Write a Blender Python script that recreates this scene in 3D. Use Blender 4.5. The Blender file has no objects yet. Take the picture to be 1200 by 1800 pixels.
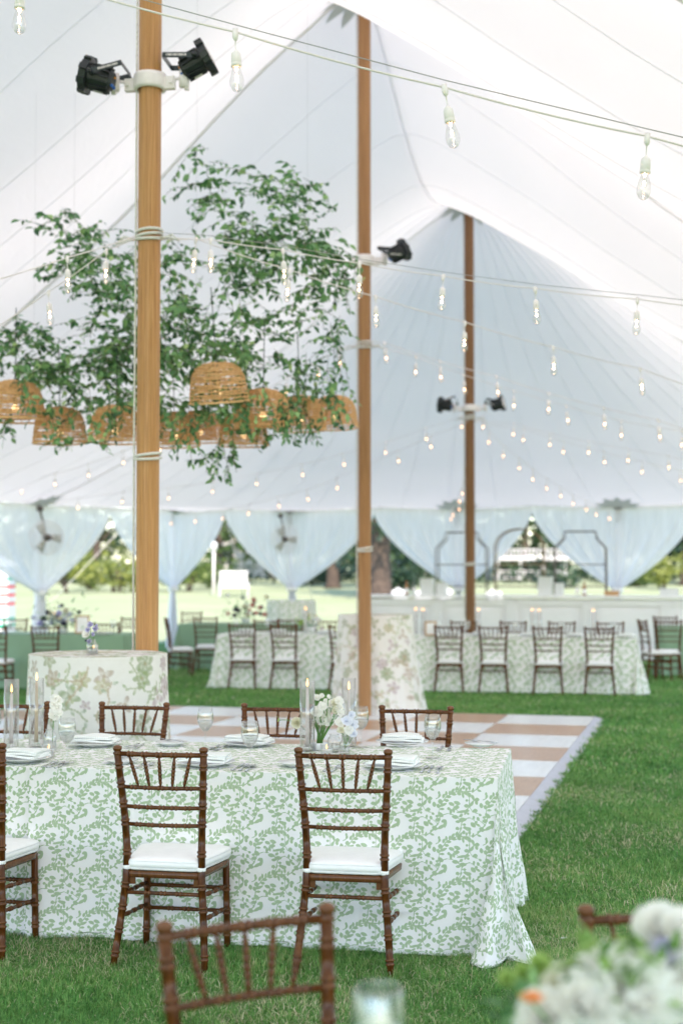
import bpy, math, random
import numpy as np
from mathutils import Vector, Matrix, Euler
random.seed(7); np.random.seed(7)
PI = math.pi
R = math.radians
S = bpy.context.scene
COL = S.collection

# ------------------------------------------------------------------ camera, sky, sun, exposure
CAMZ = 1.64
PITCH = math.atan(105/2500)
cam = bpy.data.cameras.new('camera'); camo = bpy.data.objects.new('camera', cam); COL.objects.link(camo)
camo.location = (0, 0, CAMZ); camo.rotation_euler = (PI/2 + PITCH, 0, 0)
cam.sensor_fit = 'VERTICAL'; cam.sensor_height = 36; cam.sensor_width = 24; cam.lens = 50
cam.clip_start = 0.05; cam.clip_end = 600
cam.dof.use_dof = True; cam.dof.focus_distance = 6.25; cam.dof.aperture_fstop = 2.0; cam.dof.aperture_blades = 0
S.camera = camo
SUN_EL, SUN_AZ = 44, 171          # azimuth clockwise from +y: behind the camera, a little left
w = bpy.data.worlds.new('World'); S.world = w; w.use_nodes = True
nt = w.node_tree; nt.nodes.clear()
sky = nt.nodes.new('ShaderNodeTexSky'); sky.sky_type = 'NISHITA'; sky.sun_disc = False
sky.sun_elevation = R(SUN_EL); sky.sun_rotation = R(SUN_AZ); sky.air_density = 1.0; sky.dust_density = .7
bg = nt.nodes.new('ShaderNodeBackground'); bg.inputs['Strength'].default_value = 0.15
ow = nt.nodes.new('ShaderNodeOutputWorld')
nt.links.new(sky.outputs[0], bg.inputs[0]); nt.links.new(bg.outputs[0], ow.inputs[0])
sl = bpy.data.lights.new('sun', 'SUN'); sl.energy = 2.6; sl.angle = R(0.6); sl.color = (1, .81, .665)
so = bpy.data.objects.new('sun', sl); COL.objects.link(so)
sd = Vector((math.sin(R(SUN_AZ))*math.cos(R(SUN_EL)), math.cos(R(SUN_AZ))*math.cos(R(SUN_EL)), math.sin(R(SUN_EL))))
so.rotation_euler = sd.to_track_quat('Z', 'Y').to_euler()
S.view_settings.view_transform = 'Standard'; S.view_settings.look = 'None'
S.view_settings.exposure = 1.74; S.view_settings.gamma = 1.0; S.view_settings.use_curve_mapping = False
S.cycles.max_bounces = 10; S.cycles.diffuse_bounces = 6; S.cycles.glossy_bounces = 4
S.cycles.transmission_bounces = 8; S.cycles.transparent_max_bounces = 24
S.cycles.caustics_reflective = False; S.cycles.caustics_refractive = False
S.cycles.sample_clamp_indirect = 6.0

def at(px, py, Y):
    """point on the sight line of photograph position (px, py) at depth Y (metres)"""
    dx = (px-600)/2500; dz = (900-py)/2500
    c, s = math.cos(PITCH), math.sin(PITCH)
    vy = c - dz*s; vz = s + dz*c
    k = Y/vy
    return Vector((dx*k, Y, CAMZ + vz*k))
def gnd(px, py, z=0.0):
    dx = (px-600)/2500; dz = (900-py)/2500
    c, s = math.cos(PITCH), math.sin(PITCH)
    vy = c - dz*s; vz = s + dz*c
    k = (z-CAMZ)/vz
    return Vector((dx*k, vy*k, z))

# ------------------------------------------------------------------ materials
def srgb(r, g, b):
    f = lambda c: (c/255/12.92) if c/255 <= .04045 else ((c/255+.055)/1.055)**2.4
    return (f(r), f(g), f(b), 1)
class NB:
    def __init__(s, name):
        s.m = bpy.data.materials.new(name); s.m.use_nodes = True; s.t = s.m.node_tree; s.t.nodes.clear()
        s.out = s.n('ShaderNodeOutputMaterial')
    def n(s, k, **kw):
        x = s.t.nodes.new(k)
        for a, v in kw.items():
            if a.startswith('i_'): x.inputs[a[2:].replace('_', ' ')].default_value = v
            else: setattr(x, a, v)
        return x
    def l(s, a, b): s.t.links.new(a, b)
    def surf(s, a): s.l(a, s.out.inputs['Surface']); return s.m
    def noise(s, scale, detail=4, rough=.6, vec=None, dist=0):
        x = s.n('ShaderNodeTexNoise'); x.inputs['Scale'].default_value = scale; x.inputs['Detail'].default_value = detail
        x.inputs['Roughness'].default_value = rough; x.inputs['Distortion'].default_value = dist
        if vec is not None: s.l(vec, x.inputs['Vector'])
        return x
    def ramp(s, fac, stops, interp='LINEAR'):
        x = s.n('ShaderNodeValToRGB'); x.color_ramp.interpolation = interp
        e = x.color_ramp.elements
        while len(e) > 1: e.remove(e[-1])
        e[0].position, e[0].color = stops[0][0], stops[0][1]
        for p, c in stops[1:]:
            q = e.new(p); q.color = c
        s.l(fac, x.inputs['Fac']); return x
    def mix(s, fac, a, b, mode='MIX'):
        x = s.n('ShaderNodeMix'); x.data_type = 'RGBA'; x.blend_type = mode
        for sock, v in ((x.inputs[0], fac), (x.inputs[6], a), (x.inputs[7], b)):
            if hasattr(v, 'is_output'): s.l(v, sock)
            else: sock.default_value = v
        return x.outputs[2]
    def coords(s, kind='Object', scale=None):
        t = s.n('ShaderNodeTexCoord'); o = t.outputs[kind]
        if scale:
            m = s.n('ShaderNodeMapping'); m.inputs['Scale'].default_value = scale; s.l(o, m.inputs['Vector']); o = m.outputs[0]
        return o
    def bump(s, h, strength=.3, dist=.002):
        b = s.n('ShaderNodeBump'); b.inputs['Strength'].default_value = strength; b.inputs['Distance'].default_value = dist
        s.l(h, b.inputs['Height']); return b.outputs[0]
def pri(nb, color, rough=.5, metal=0, normal=None, spec=.5, **kw):
    p = nb.n('ShaderNodeBsdfPrincipled')
    if hasattr(color, 'is_output'): nb.l(color, p.inputs['Base Color'])
    else: p.inputs['Base Color'].default_value = color
    if hasattr(rough, 'is_output'): nb.l(rough, p.inputs['Roughness'])
    else: p.inputs['Roughness'].default_value = rough
    p.inputs['Metallic'].default_value = metal; p.inputs['Specular IOR Level'].default_value = spec
    if normal is not None: nb.l(normal, p.inputs['Normal'])
    for k, v in kw.items(): p.inputs[k].default_value = v
    return p
def simple(name, c, rough=.5, metal=0, nscale=None, namt=.15, spec=.5, coord='Object', bump=0, **kw):
    nb = NB(name)
    nrm = None; col = c
    if nscale:
        n = nb.noise(nscale, vec=nb.coords(coord))
        d = (c[0]*(1-namt), c[1]*(1-namt), c[2]*(1-namt), 1); e = tuple(min(1, x*(1+namt)) for x in c[:3])+(1,)
        col = nb.ramp(n.outputs['Fac'], [(.3, d), (.7, e)]).outputs[0]
        if bump: nrm = nb.bump(n.outputs['Fac'], bump, .003)
    return nb.surf(pri(nb, col, rough, metal, nrm, spec, **kw).outputs[0])
def cloth_shader(nb, color, trans=.25, rough=.9, sheer=0, normal=None):
    d = pri(nb, color, rough, 0, normal, .2)
    t = nb.n('ShaderNodeBsdfTranslucent')
    if hasattr(color, 'is_output'): nb.l(color, t.inputs['Color'])
    else: t.inputs['Color'].default_value = color
    m = nb.n('ShaderNodeMixShader'); m.inputs[0].default_value = trans
    nb.l(d.outputs[0], m.inputs[1]); nb.l(t.outputs[0], m.inputs[2])
    if sheer:
        tr = nb.n('ShaderNodeBsdfTransparent'); m2 = nb.n('ShaderNodeMixShader')
        if hasattr(sheer, 'is_output'): nb.l(sheer, m2.inputs[0])
        else: m2.inputs[0].default_value = sheer
        nb.l(m.outputs[0], m2.inputs[1]); nb.l(tr.outputs[0], m2.inputs[2]); m = m2
    return nb.surf(m.outputs[0])
def emit(name, c, st):
    nb = NB(name); e = nb.n('ShaderNodeEmission'); e.inputs[0].default_value = c; e.inputs[1].default_value = st
    m = nb.surf(e.outputs[0])
    m.cycles.emission_sampling = 'NONE'
    return m
def glass(name, tint=(1, 1, 1, 1), add=0.05, ior=1.45, rough=.0):
    nb = NB(name); tr = nb.n('ShaderNodeBsdfTransparent'); tr.inputs[0].default_value = tint
    g = nb.n('ShaderNodeBsdfGlossy'); g.inputs['Roughness'].default_value = rough
    lw = nb.n('ShaderNodeLayerWeight'); lw.inputs['Blend'].default_value = .5
    pw = nb.n('ShaderNodeMath'); pw.operation = 'POWER'; nb.l(lw.outputs['Facing'], pw.inputs[0]); pw.inputs[1].default_value = 2.4
    mr = nb.n('ShaderNodeMapRange'); nb.l(pw.outputs[0], mr.inputs[0])
    mr.inputs['From Min'].default_value = 0; mr.inputs['From Max'].default_value = 1
    mr.inputs['To Min'].default_value = add; mr.inputs['To Max'].default_value = .75
    m = nb.n('ShaderNodeMixShader'); nb.l(mr.outputs[0], m.inputs[0]); nb.l(tr.outputs[0], m.inputs[1]); nb.l(g.outputs[0], m.inputs[2])
    return nb.surf(m.outputs[0])

M = {}
# mahogany stained chair wood
nb = NB('mahogany_wood')
co = nb.coords('Object', (14, 14, 2.2)); n1 = nb.noise(5, 5, .65, co, .6)
c = nb.ramp(n1.outputs['Fac'], [(.25, srgb(44, 20, 6)), (.5, srgb(80, 43, 14)), (.75, srgb(116, 70, 28))]).outputs[0]
n2 = nb.noise(160, 2, .5, nb.coords('Object'))
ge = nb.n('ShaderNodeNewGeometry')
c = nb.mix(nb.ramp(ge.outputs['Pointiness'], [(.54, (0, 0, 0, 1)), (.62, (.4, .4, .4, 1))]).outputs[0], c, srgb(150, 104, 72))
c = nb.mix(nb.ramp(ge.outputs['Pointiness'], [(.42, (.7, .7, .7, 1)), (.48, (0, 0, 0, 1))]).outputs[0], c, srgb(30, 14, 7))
c = nb.mix(nb.ramp(n2.outputs['Fac'], [(.74, (0, 0, 0, 1)), (.78, (1, 1, 1, 1))]).outputs[0], c, srgb(196, 160, 120))
oi = nb.n('ShaderNodeObjectInfo')
c = nb.mix(nb.ramp(oi.outputs['Random'], [(0, (0, 0, 0, 1)), (1, (.2, .2, .2, 1))]).outputs[0], c, srgb(110, 62, 30))
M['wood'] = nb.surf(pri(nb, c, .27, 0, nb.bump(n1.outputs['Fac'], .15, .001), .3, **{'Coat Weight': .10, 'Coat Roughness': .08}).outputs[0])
nb = NB('worn_ring_wood')
n1 = nb.noise(60, 3, .6, nb.coords('Object'))
c = nb.ramp(n1.outputs['Fac'], [(.35, srgb(84, 42, 22)), (.65, srgb(150, 104, 74))]).outputs[0]
M['ring'] = nb.surf(pri(nb, c, .3, 0, None, .4, **{'Coat Weight': .1}).outputs[0])
# fir tent pole: vertical laminations
nb = NB('pole_wood')
co = nb.coords('Object', (22, 22, .35)); n1 = nb.noise(4, 6, .7, co, .3)
co2 = nb.coords('Object', (90, 90, 1.2)); n2 = nb.noise(3, 4, .6, co2)
c = nb.ramp(n1.outputs['Fac'], [(.28, srgb(152, 102, 54)), (.5, srgb(192, 140, 84)), (.72, srgb(216, 168, 112))]).outputs[0]
c = nb.mix(.35, c, nb.ramp(n2.outputs['Fac'], [(.35, srgb(120, 74, 36)), (.65, srgb(208, 160, 108))]).outputs[0])
kn = nb.noise(3.2, 2, .4, nb.coords('Object', (3, 3, 1)))
c = nb.mix(nb.ramp(kn.outputs['Fac'], [(.74, (0, 0, 0, 1)), (.79, (1, 1, 1, 1))]).outputs[0], c, srgb(96, 58, 30))
M['pole'] = nb.surf(pri(nb, c, .45, 0, nb.bump(n2.outputs['Fac'], .2, .002), .4).outputs[0])
nb = NB('dimmed_pole_wood')  # the farthest pole's weaker light is put into this wood's colour
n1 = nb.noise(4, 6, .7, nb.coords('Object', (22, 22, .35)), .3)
M['pole_dimmed'] = nb.surf(pri(nb, nb.ramp(n1.outputs['Fac'], [(.3, srgb(96, 64, 36)), (.7, srgb(146, 104, 66))]).outputs[0], .5, 0, None, .4).outputs[0])
nb = NB('mid_pole_wood')  # tone between the near pole's wood and the dimmed copy
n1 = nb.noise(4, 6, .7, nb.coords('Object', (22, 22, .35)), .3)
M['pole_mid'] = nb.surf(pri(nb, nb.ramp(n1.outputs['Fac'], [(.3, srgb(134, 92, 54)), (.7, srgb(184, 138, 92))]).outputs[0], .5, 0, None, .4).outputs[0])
# sail cloth
nb = NB('sail_cloth')
n1 = nb.noise(.35, 3, .5, nb.coords('Object'))
c = nb.ramp(n1.outputs['Fac'], [(.3, (.93, .875, .865, 1)), (.7, (.96, .91, .90, 1))]).outputs[0]
wn = nb.noise(2.2, 5, .55, nb.coords('Object', (1, 1, 2.5)), .8)
M['sail'] = cloth_shader(nb, c, .27, .8, 0, nb.bump(wn.outputs['Fac'], .35, .03))
nb = NB('sail_seam'); M['seam'] = cloth_shader(nb, (.97, .97, .98, 1), .72)
nb = NB('sail_strap'); M['strap'] = cloth_shader(nb, (.90, .90, .88, 1), .42)
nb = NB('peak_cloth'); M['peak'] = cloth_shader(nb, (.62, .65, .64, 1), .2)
# sheer curtain
nb = NB('sheer_curtain')
wv = nb.noise(2.5, 4, .6, nb.coords('Object', (6, 6, .4)))
sh = nb.ramp(wv.outputs['Fac'], [(.3, (.05, .05, .05, 1)), (.7, (.17, .17, .17, 1))]).outputs[0]
shm = nb.n('ShaderNodeRGBToBW'); nb.l(sh, shm.inputs[0])
M['sheer'] = cloth_shader(nb, (.97, .97, 1.0, 1), .38, .8, shm.outputs[0])
# printed table cloth: attribute 'print' (signed distance of the vine print)
def print_cloth(name, green, ground, weave=True):
    nb = NB(name)
    a = nb.n('ShaderNodeAttribute'); a.attribute_name = 'print'
    f = nb.ramp(a.outputs['Fac'], [(.44, (0, 0, 0, 1)), (.56, (1, 1, 1, 1))]).outputs[0]
    n = nb.noise(45, 3, .6, nb.coords('Object'))
    g2 = nb.mix(n.outputs['Fac'], green, tuple(x*1.35 for x in green[:3])+(1,))
    c = nb.mix(f, ground, g2)
    wv = nb.noise(900, 2, .5, nb.coords('Object'))
    wr = nb.noise(5, 3, .5, nb.coords('Object'))
    ad = nb.n('ShaderNodeMath'); ad.operation = 'MULTIPLY_ADD'; nb.l(wr.outputs['Fac'], ad.inputs[0]); ad.inputs[1].default_value = 2.2; nb.l(wv.outputs['Fac'], ad.inputs[2])
    return cloth_shader(nb, c, .02, .9, 0, nb.bump(ad.outputs[0], .4, .008))
M['vine_cloth'] = print_cloth('vine_print_linen', srgb(164, 182, 150), (.95, .93, .94, 1))
nb = NB('floral_print_linen')
a = nb.n('ShaderNodeVertexColor'); a.layer_name = 'floral'
n = nb.noise(30, 4, .6, nb.coords('Object'))
c = nb.mix(.06, a.outputs[0], nb.ramp(n.outputs['Fac'], [(.3, (.45, .42, .35, 1)), (.7, (1, 1, 1, 1))]).outputs[0])
M['floral'] = cloth_shader(nb, c, .12)
M['sage'] = simple('sage_linen', srgb(136, 164, 136), .9, nscale=3, namt=.06)
M['white_cloth'] = simple('white_cotton', (.94, .92, .93, 1), .85, nscale=25, namt=.03, bump=.15)
nb = NB('striped_napkin')
wv = nb.n('ShaderNodeTexWave'); wv.inputs['Scale'].default_value = 34; nb.l(nb.coords('Object'), wv.inputs['Vector'])
c = nb.ramp(wv.outputs['Fac'], [(.25, (.76, .80, .77, 1)), (.45, (.90, .90, .89, 1))]).outputs[0]
M['napkin'] = nb.surf(pri(nb, c, .9, 0, None, .2).outputs[0])
M['china'] = simple('white_china', (.82, .83, .84, 1), .14, nscale=3, namt=.02)
M['silver'] = simple('brushed_silver', (.55, .58, .62, 1), .16, 1, nscale=40, namt=.08)
M['glass'] = glass('clear_glass', (.98, .985, .985, 1), .10)
M['bulb_glass'] = glass('bulb_glass', (.97, .97, .97, 1), .20)
M['water'] = glass('still_water', (.975, .985, .985, 1), .34)
M['frost'] = glass('frosted_hurricane_glass', (.86, .93, .90, 1), .22, rough=.25)
M['wax_white'] = simple('white_wax', (.86, .84, .82, 1), .4, nscale=8, namt=.02, **{'Subsurface Weight': .0})
M['wax_tan'] = simple('beige_wax', srgb(226, 200, 172), .4, nscale=8, namt=.02)
M['wax_pink'] = simple('blush_wax', srgb(236, 222, 220), .4, nscale=8, namt=.02)
M['wick'] = simple('burnt_wick', (.03, .02, .02, 1), .9)
M['flame'] = emit('candle_flame', (1, .46, .13, 1), 2.2)
M['filament'] = emit('bulb_filament', (1, .60, .34, 1), 20)
M['filament_far'] = emit('bulb_glow', (1, .50, .26, 1), 4.0)
M['plastic_white'] = simple('white_plastic', (.93, .87, .89, 1), .4, nscale=10, namt=.03)
M['cable'] = simple('white_cable', (.88, .80, .81, 1), .6, nscale=10, namt=.05)
M['wire'] = simple('steel_wire', (.42, .40, .40, 1), .4, .3, nscale=10, namt=.05)
M['rope'] = simple('white_rope', (.72, .71, .68, 1), .9, nscale=90, namt=.2)
M['black'] = simple('black_cast_metal', (.018, .024, .028, 1), .42, 0, nscale=20, namt=.3)
M['blackgloss'] = simple('black_bracket_metal', (.03, .04, .045, 1), .3, .2, nscale=20, namt=.2)
M['lens'] = simple('frosted_lens', (.62, .58, .58, 1), .15, nscale=60, namt=.25)
M['blue'] = simple('blue_plastic', (.04, .16, .60, 1), .4)
M['orange'] = simple('orange_plastic', (.9, .35, .04, 1), .4)
M['grey_label'] = simple('pale_grey_sticker', (.55, .55, .52, 1), .6, nscale=60, namt=.1)
M['white_metal'] = simple('white_painted_metal', (.90, .85, .87, 1), .4, nscale=15, namt=.06)
# rattan
nb = NB('rattan_cane')
n = nb.noise(30, 4, .6, nb.coords('Object')); oi = nb.n('ShaderNodeObjectInfo')
c = nb.ramp(n.outputs['Fac'], [(.3, srgb(220, 164, 106)), (.7, srgb(250, 208, 154))]).outputs[0]
c = nb.mix(oi.outputs['Random'], c, nb.mix(.4, c, srgb(246, 206, 156)))
M['rattan'] = nb.surf(pri(nb, c, .6, 0, None, .3).outputs[0])
# leaves
def leaf_mat(name, stops, trans=.3, rough=.45):
    nb = NB(name)
    a = nb.n('ShaderNodeAttribute'); a.attribute_name = 'tint'
    c = nb.ramp(a.outputs['Fac'], stops).outputs[0]
    d = pri(nb, c, rough, 0, None, .5); t = nb.n('ShaderNodeBsdfTranslucent'); nb.l(c, t.inputs[0])
    m = nb.n('ShaderNodeMixShader'); m.inputs[0].default_value = trans
    nb.l(d.outputs[0], m.inputs[1]); nb.l(t.outputs[0], m.inputs[2])
    return nb.surf(m.outputs[0])
M['vine_leaf'] = leaf_mat('smilax_leaf', [(0, (.04, .12, .05, 1)), (.4, (.13, .31, .12, 1)), (.8, (.32, .54, .22, 1)), (1, (.52, .70, .28, 1))], .3, .4)
M['bush'] = leaf_mat('bush_leaf', [(0, (.05, .08, .02, 1)), (.5, (.12, .17, .035, 1)), (1, (.26, .30, .07, 1))], .3, .5)
M['tree'] = leaf_mat('tree_leaf', [(0, (.015, .04, .016, 1)), (.5, (.05, .10, .025, 1)), (1, (.14, .20, .04, 1))], .25, .5)
M['darktree'] = leaf_mat('evergreen_leaf', [(0, (.008, .03, .018, 1)), (.5, (.02, .055, .03, 1)), (1, (.06, .11, .04, 1))], .15, .5)
M['stem'] = simple('green_stem', (.10, .24, .05, 1), .5, nscale=20, namt=.2)
M['vine_stem'] = simple('vine_stem', (.12, .11, .05, 1), .6, nscale=20, namt=.2)
M['bouquet_leaf'] = leaf_mat('bouquet_leaf', [(0, (.10, .22, .06, 1)), (.5, (.24, .42, .10, 1)), (1, (.42, .60, .20, 1))], .4, .5)
def petal(name, c, tr=.5):
    nb = NB(name); return cloth_shader(nb, c, tr, .7)
M['petal_white'] = petal('white_petal', (.98, .97, .94, 1), .62)
M['petal_cream'] = petal('cream_petal', (.86, .84, .70, 1))
M['petal_lav'] = petal('lavender_petal', (.70, .67, .86, 1))
M['petal_blue'] = petal('pale_blue_petal', (.84, .86, .93, 1))
M['petal_orange'] = petal('orange_petal', (.95, .52, .24, 1))
M['petal_pink'] = petal('pink_petal', (.75, .38, .36, 1))
M['petal_green'] = petal('green_bud', (.50, .66, .22, 1))
M['bark'] = simple('tree_bark', (.07, .052, .04, 1), .9, nscale=6, namt=.5, bump=.5)
# floor
nb = NB('white_floor_tile')
n = nb.noise(2, 4, .6, nb.coords('Object', (1, 9, 1))); oi = nb.n('ShaderNodeObjectInfo')
c = nb.ramp(n.outputs['Fac'], [(.3, (.74, .75, .78, 1)), (.7, (.83, .84, .86, 1))]).outputs[0]
M['tile_white'] = nb.surf(pri(nb, c, .24, 0, None, .4).outputs[0])
nb = NB('wood_floor_tile')
n = nb.noise(4, 5, .6, nb.coords('Object', (1.5, 14, 1)), ); oi = nb.n('ShaderNodeObjectInfo')
c = nb.ramp(n.outputs['Fac'], [(.3, srgb(170, 132, 102)), (.7, srgb(196, 158, 128))]).outputs[0]
c = nb.mix(oi.outputs['Random'], c, nb.mix(.3, c, srgb(168, 120, 88)))
M['tile_wood'] = nb.surf(pri(nb, c, .28, 0, None, .4).outputs[0])
M['trim'] = simple('aluminium_edge_trim', (.52, .54, .62, 1), .5, .35, nscale=9, namt=.06)
# ground
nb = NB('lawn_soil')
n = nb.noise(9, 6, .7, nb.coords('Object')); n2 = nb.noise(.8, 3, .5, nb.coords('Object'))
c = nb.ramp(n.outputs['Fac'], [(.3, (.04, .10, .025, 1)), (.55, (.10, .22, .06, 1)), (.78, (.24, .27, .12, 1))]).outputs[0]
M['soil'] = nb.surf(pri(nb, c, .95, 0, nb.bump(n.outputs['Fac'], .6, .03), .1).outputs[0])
nb = NB('sunny_lawn')  # pale colour carries the strong sun on the outer lawn
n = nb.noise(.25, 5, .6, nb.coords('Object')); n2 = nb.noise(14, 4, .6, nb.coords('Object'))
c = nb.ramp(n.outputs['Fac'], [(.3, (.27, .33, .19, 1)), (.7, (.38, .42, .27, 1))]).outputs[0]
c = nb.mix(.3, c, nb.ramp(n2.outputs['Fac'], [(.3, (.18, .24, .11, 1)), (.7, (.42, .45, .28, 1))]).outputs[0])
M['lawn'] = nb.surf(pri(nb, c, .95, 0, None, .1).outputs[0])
nb = NB('grass_blade')
a = nb.n('ShaderNodeAttribute'); a.attribute_name = 'tint'
c = nb.ramp(a.outputs['Fac'], [(0, (.045, .15, .038, 1)), (.35, (.12, .32, .075, 1)), (.7, (.22, .45, .12, 1)), (.88, (.40, .53, .18, 1)), (.93, (.66, .58, .36, 1)), (1, (.84, .75, .56, 1))]).outputs[0]
n = nb.noise(1.3, 4, .6, nb.coords('Object'))
c = nb.mix(nb.ramp(n.outputs['Fac'], [(.35, (0, 0, 0, 1)), (.7, (.5, .5, .5, 1))]).outputs[0], c, nb.mix(.5, c, (.15, .22, .05, 1)))
d = pri(nb, c, .55, 0, None, .3); t = nb.n('ShaderNodeBsdfTranslucent'); nb.l(c, t.inputs[0])
m = nb.n('ShaderNodeMixShader'); m.inputs[0].default_value = .25
nb.l(d.outputs[0], m.inputs[1]); nb.l(t.outputs[0], m.inputs[2]); M['grass'] = nb.surf(m.outputs[0])
M['bar_white'] = simple('white_bar_panel', (.94, .93, .96, 1), .5, nscale=3, namt=.03)
M['bronze'] = simple('dark_bronze_metal', (.16, .13, .12, 1), .4, .5, nscale=20, namt=.2)
M['gold'] = simple('antique_gold_metal', (.22, .14, .07, 1), .4, .5, nscale=20, namt=.2)
M['house'] = simple('white_clapboard', (.66, .67, .68, 1), .7, nscale=2, namt=.05)
M['roofm'] = simple('grey_shingle', (.16, .17, .18, 1), .9, nscale=4, namt=.2)
M['pane'] = simple('dark_pane_and_porch_shade', (.02, .03, .035, 1), .08)
M['red'] = simple('red_canvas', (.75, .06, .06, 1), .8)
M['green_c'] = simple('green_canvas', (.02, .40, .26, 1), .8)
M['amber'] = simple('amber_bottle_glass', (.30, .13, .03, 1), .12)
M['clear_box'] = simple('milky_acrylic', (.70, .72, .72, 1), .3)
M['oak'] = simple('pale_oak', srgb(188, 146, 100), .5, nscale=12, namt=.15)
M['berry'] = simple('dark_berry', (.03, .02, .08, 1), .3)

# ------------------------------------------------------------------ mesh helpers
class MB:
    def __init__(s): s.v = []; s.f = []
    def add(s, vs, fs):
        o = len(s.v); s.v.extend([tuple(v) for v in vs]); s.f.extend([tuple(i+o for i in f) for f in fs]); return s
    def box(s, c, d, rz=0, rot=None):
        x, y, z = d[0]/2, d[1]/2, d[2]/2
        vs = [Vector((a, b, e)) for a in (-x, x) for b in (-y, y) for e in (-z, z)]
        m = rot if rot is not None else Matrix.Rotation(rz, 3, 'Z')
        return s.add([m @ v + Vector(c) for v in vs], [(0, 1, 3, 2), (4, 6, 7, 5), (0, 4, 5, 1), (2, 3, 7, 6), (0, 2, 6, 4), (1, 5, 7, 3)])
    def tube(s, pts, rad, n=10, cap=True, flat=None):
        pts = [Vector(p) for p in pts]; k = len(pts)
        rad = rad if hasattr(rad, '__len__') else [rad]*k
        up = None; vs = []
        for i, p in enumerate(pts):
            t = (pts[min(i+1, k-1)] - pts[max(i-1, 0)])
            t = t.normalized() if t.length > 1e-9 else Vector((0, 0, 1))
            if up is None: up = Vector((1, 0, 0)) if abs(t.x) < .8 else Vector((0, 1, 0))
            a = (up - t*up.dot(t)).normalized(); b = t.cross(a); up = a
            for j in range(n):
                q = 2*PI*j/n
                fx = flat if flat else 1
                vs.append(p + a*(math.cos(q)*rad[i]) + b*(math.sin(q)*rad[i]*fx))
        fs = [(i*n+j, i*n+(j+1) % n, (i+1)*n+(j+1) % n, (i+1)*n+j) for i in range(k-1) for j in range(n)]
        if cap: fs += [tuple(range(n-1, -1, -1)), tuple((k-1)*n+j for j in range(n))]
        return s.add(vs, fs)
    def lathe(s, prof, n=24, c=(0, 0, 0), cap=False, m=None):
        vs = []
        for r, z in prof:
            for j in range(n):
                q = 2*PI*j/n; v = Vector((r*math.cos(q), r*math.sin(q), z))
                if m is not None: v = m @ v
                vs.append(v + Vector(c))
        k = len(prof)
        fs = [(i*n+j, i*n+(j+1) % n, (i+1)*n+(j+1) % n, (i+1)*n+j) for i in range(k-1) for j in range(n)]
        if cap: fs += [tuple(range(n-1, -1, -1)), tuple((k-1)*n+j for j in range(n))]
        return s.add(vs, fs)
    def mesh(s, name, mat, smooth=True):
        me = bpy.data.meshes.new(name); me.from_pydata(s.v, [], s.f); me.materials.append(mat)
        if smooth: me.polygons.foreach_set('use_smooth', [True]*len(me.polygons))
        me.update(); return me
    def build(s, name, mat, parent=None, smooth=True, loc=None):
        o = bpy.data.objects.new(name, s.mesh(name, mat, smooth)); COL.objects.link(o)
        if parent: o.parent = parent
        if loc is not None: o.location = loc
        return o
def tag(o, label=None, cat=None, group=None, kind=None):
    if label: o['label'] = label
    if cat: o['category'] = cat
    if group: o['group'] = group
    if kind: o['kind'] = kind
    return o
def thing(name, label, cat, loc=(0, 0, 0), rz=0, group=None, rot=None):
    o = bpy.data.objects.new(name, None); COL.objects.link(o); o.location = loc; o.empty_display_size = .1
    o.rotation_euler = rot if rot is not None else (0, 0, rz)
    return tag(o, label, cat, group)
KIDS = {}
def copy_tree(o, parent=None, kids=None):
    if kids is None:
        kids = {}
        for x in bpy.data.objects:
            if x.parent: kids.setdefault(x.parent.name, []).append(x)
    c = o.copy(); COL.objects.link(c)
    if parent: c.parent = parent
    for ch in kids.get(o.name, []): copy_tree(ch, c, kids)
    return c
_cache = {}
def dup(o, label, loc, rz=0, group=None, rot=None, name=None):
    if o.name not in _cache:
        k = {}
        for x in bpy.data.objects:
            if x.parent: k.setdefault(x.parent.name, []).append(x)
        _cache[o.name] = k
    c = copy_tree(o, None, _cache[o.name])
    c.location = loc; c.rotation_euler = rot if rot is not None else (0, 0, rz)
    c['label'] = label
    if group: c['group'] = group
    if name: c.name = name
    return c
def npmesh(name, verts, faces, mat, attrs=None, colors=None, smooth=True, parent=None):
    """fast mesh from numpy: verts (N,3), faces (F,k)"""
    me = bpy.data.meshes.new(name); F, k = faces.shape
    me.vertices.add(len(verts)); me.vertices.foreach_set('co', np.ascontiguousarray(verts, dtype=np.float32).ravel())
    me.loops.add(F*k); me.loops.foreach_set('vertex_index', np.ascontiguousarray(faces, dtype=np.int32).ravel())
    me.polygons.add(F); me.polygons.foreach_set('loop_start', np.arange(0, F*k, k, dtype=np.int32))
    me.polygons.foreach_set('loop_total', np.full(F, k, dtype=np.int32))
    me.polygons.foreach_set('use_smooth', np.full(F, smooth, dtype=bool))
    me.materials.append(mat); me.update(calc_edges=True); me.validate()
    for n, a in (attrs or {}).items():
        at_ = me.attributes.new(n, 'FLOAT', 'POINT'); at_.data.foreach_set('value', np.ascontiguousarray(a, dtype=np.float32))
    for n, a in (colors or {}).items():
        at_ = me.color_attributes.new(n, 'FLOAT_COLOR', 'POINT')
        rgba = np.ones((len(verts), 4), dtype=np.float32); rgba[:, :3] = a; at_.data.foreach_set('color', rgba.ravel())
    o = bpy.data.objects.new(name, me); COL.objects.link(o)
    if parent: o.parent = parent
    return o
def grid_faces(nu, nv):
    i = np.arange(nu-1)[:, None]*nv + np.arange(nv-1)[None, :]
    i = i.ravel(); return np.stack([i, i+1, i+nv+1, i+nv], 1)

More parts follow.
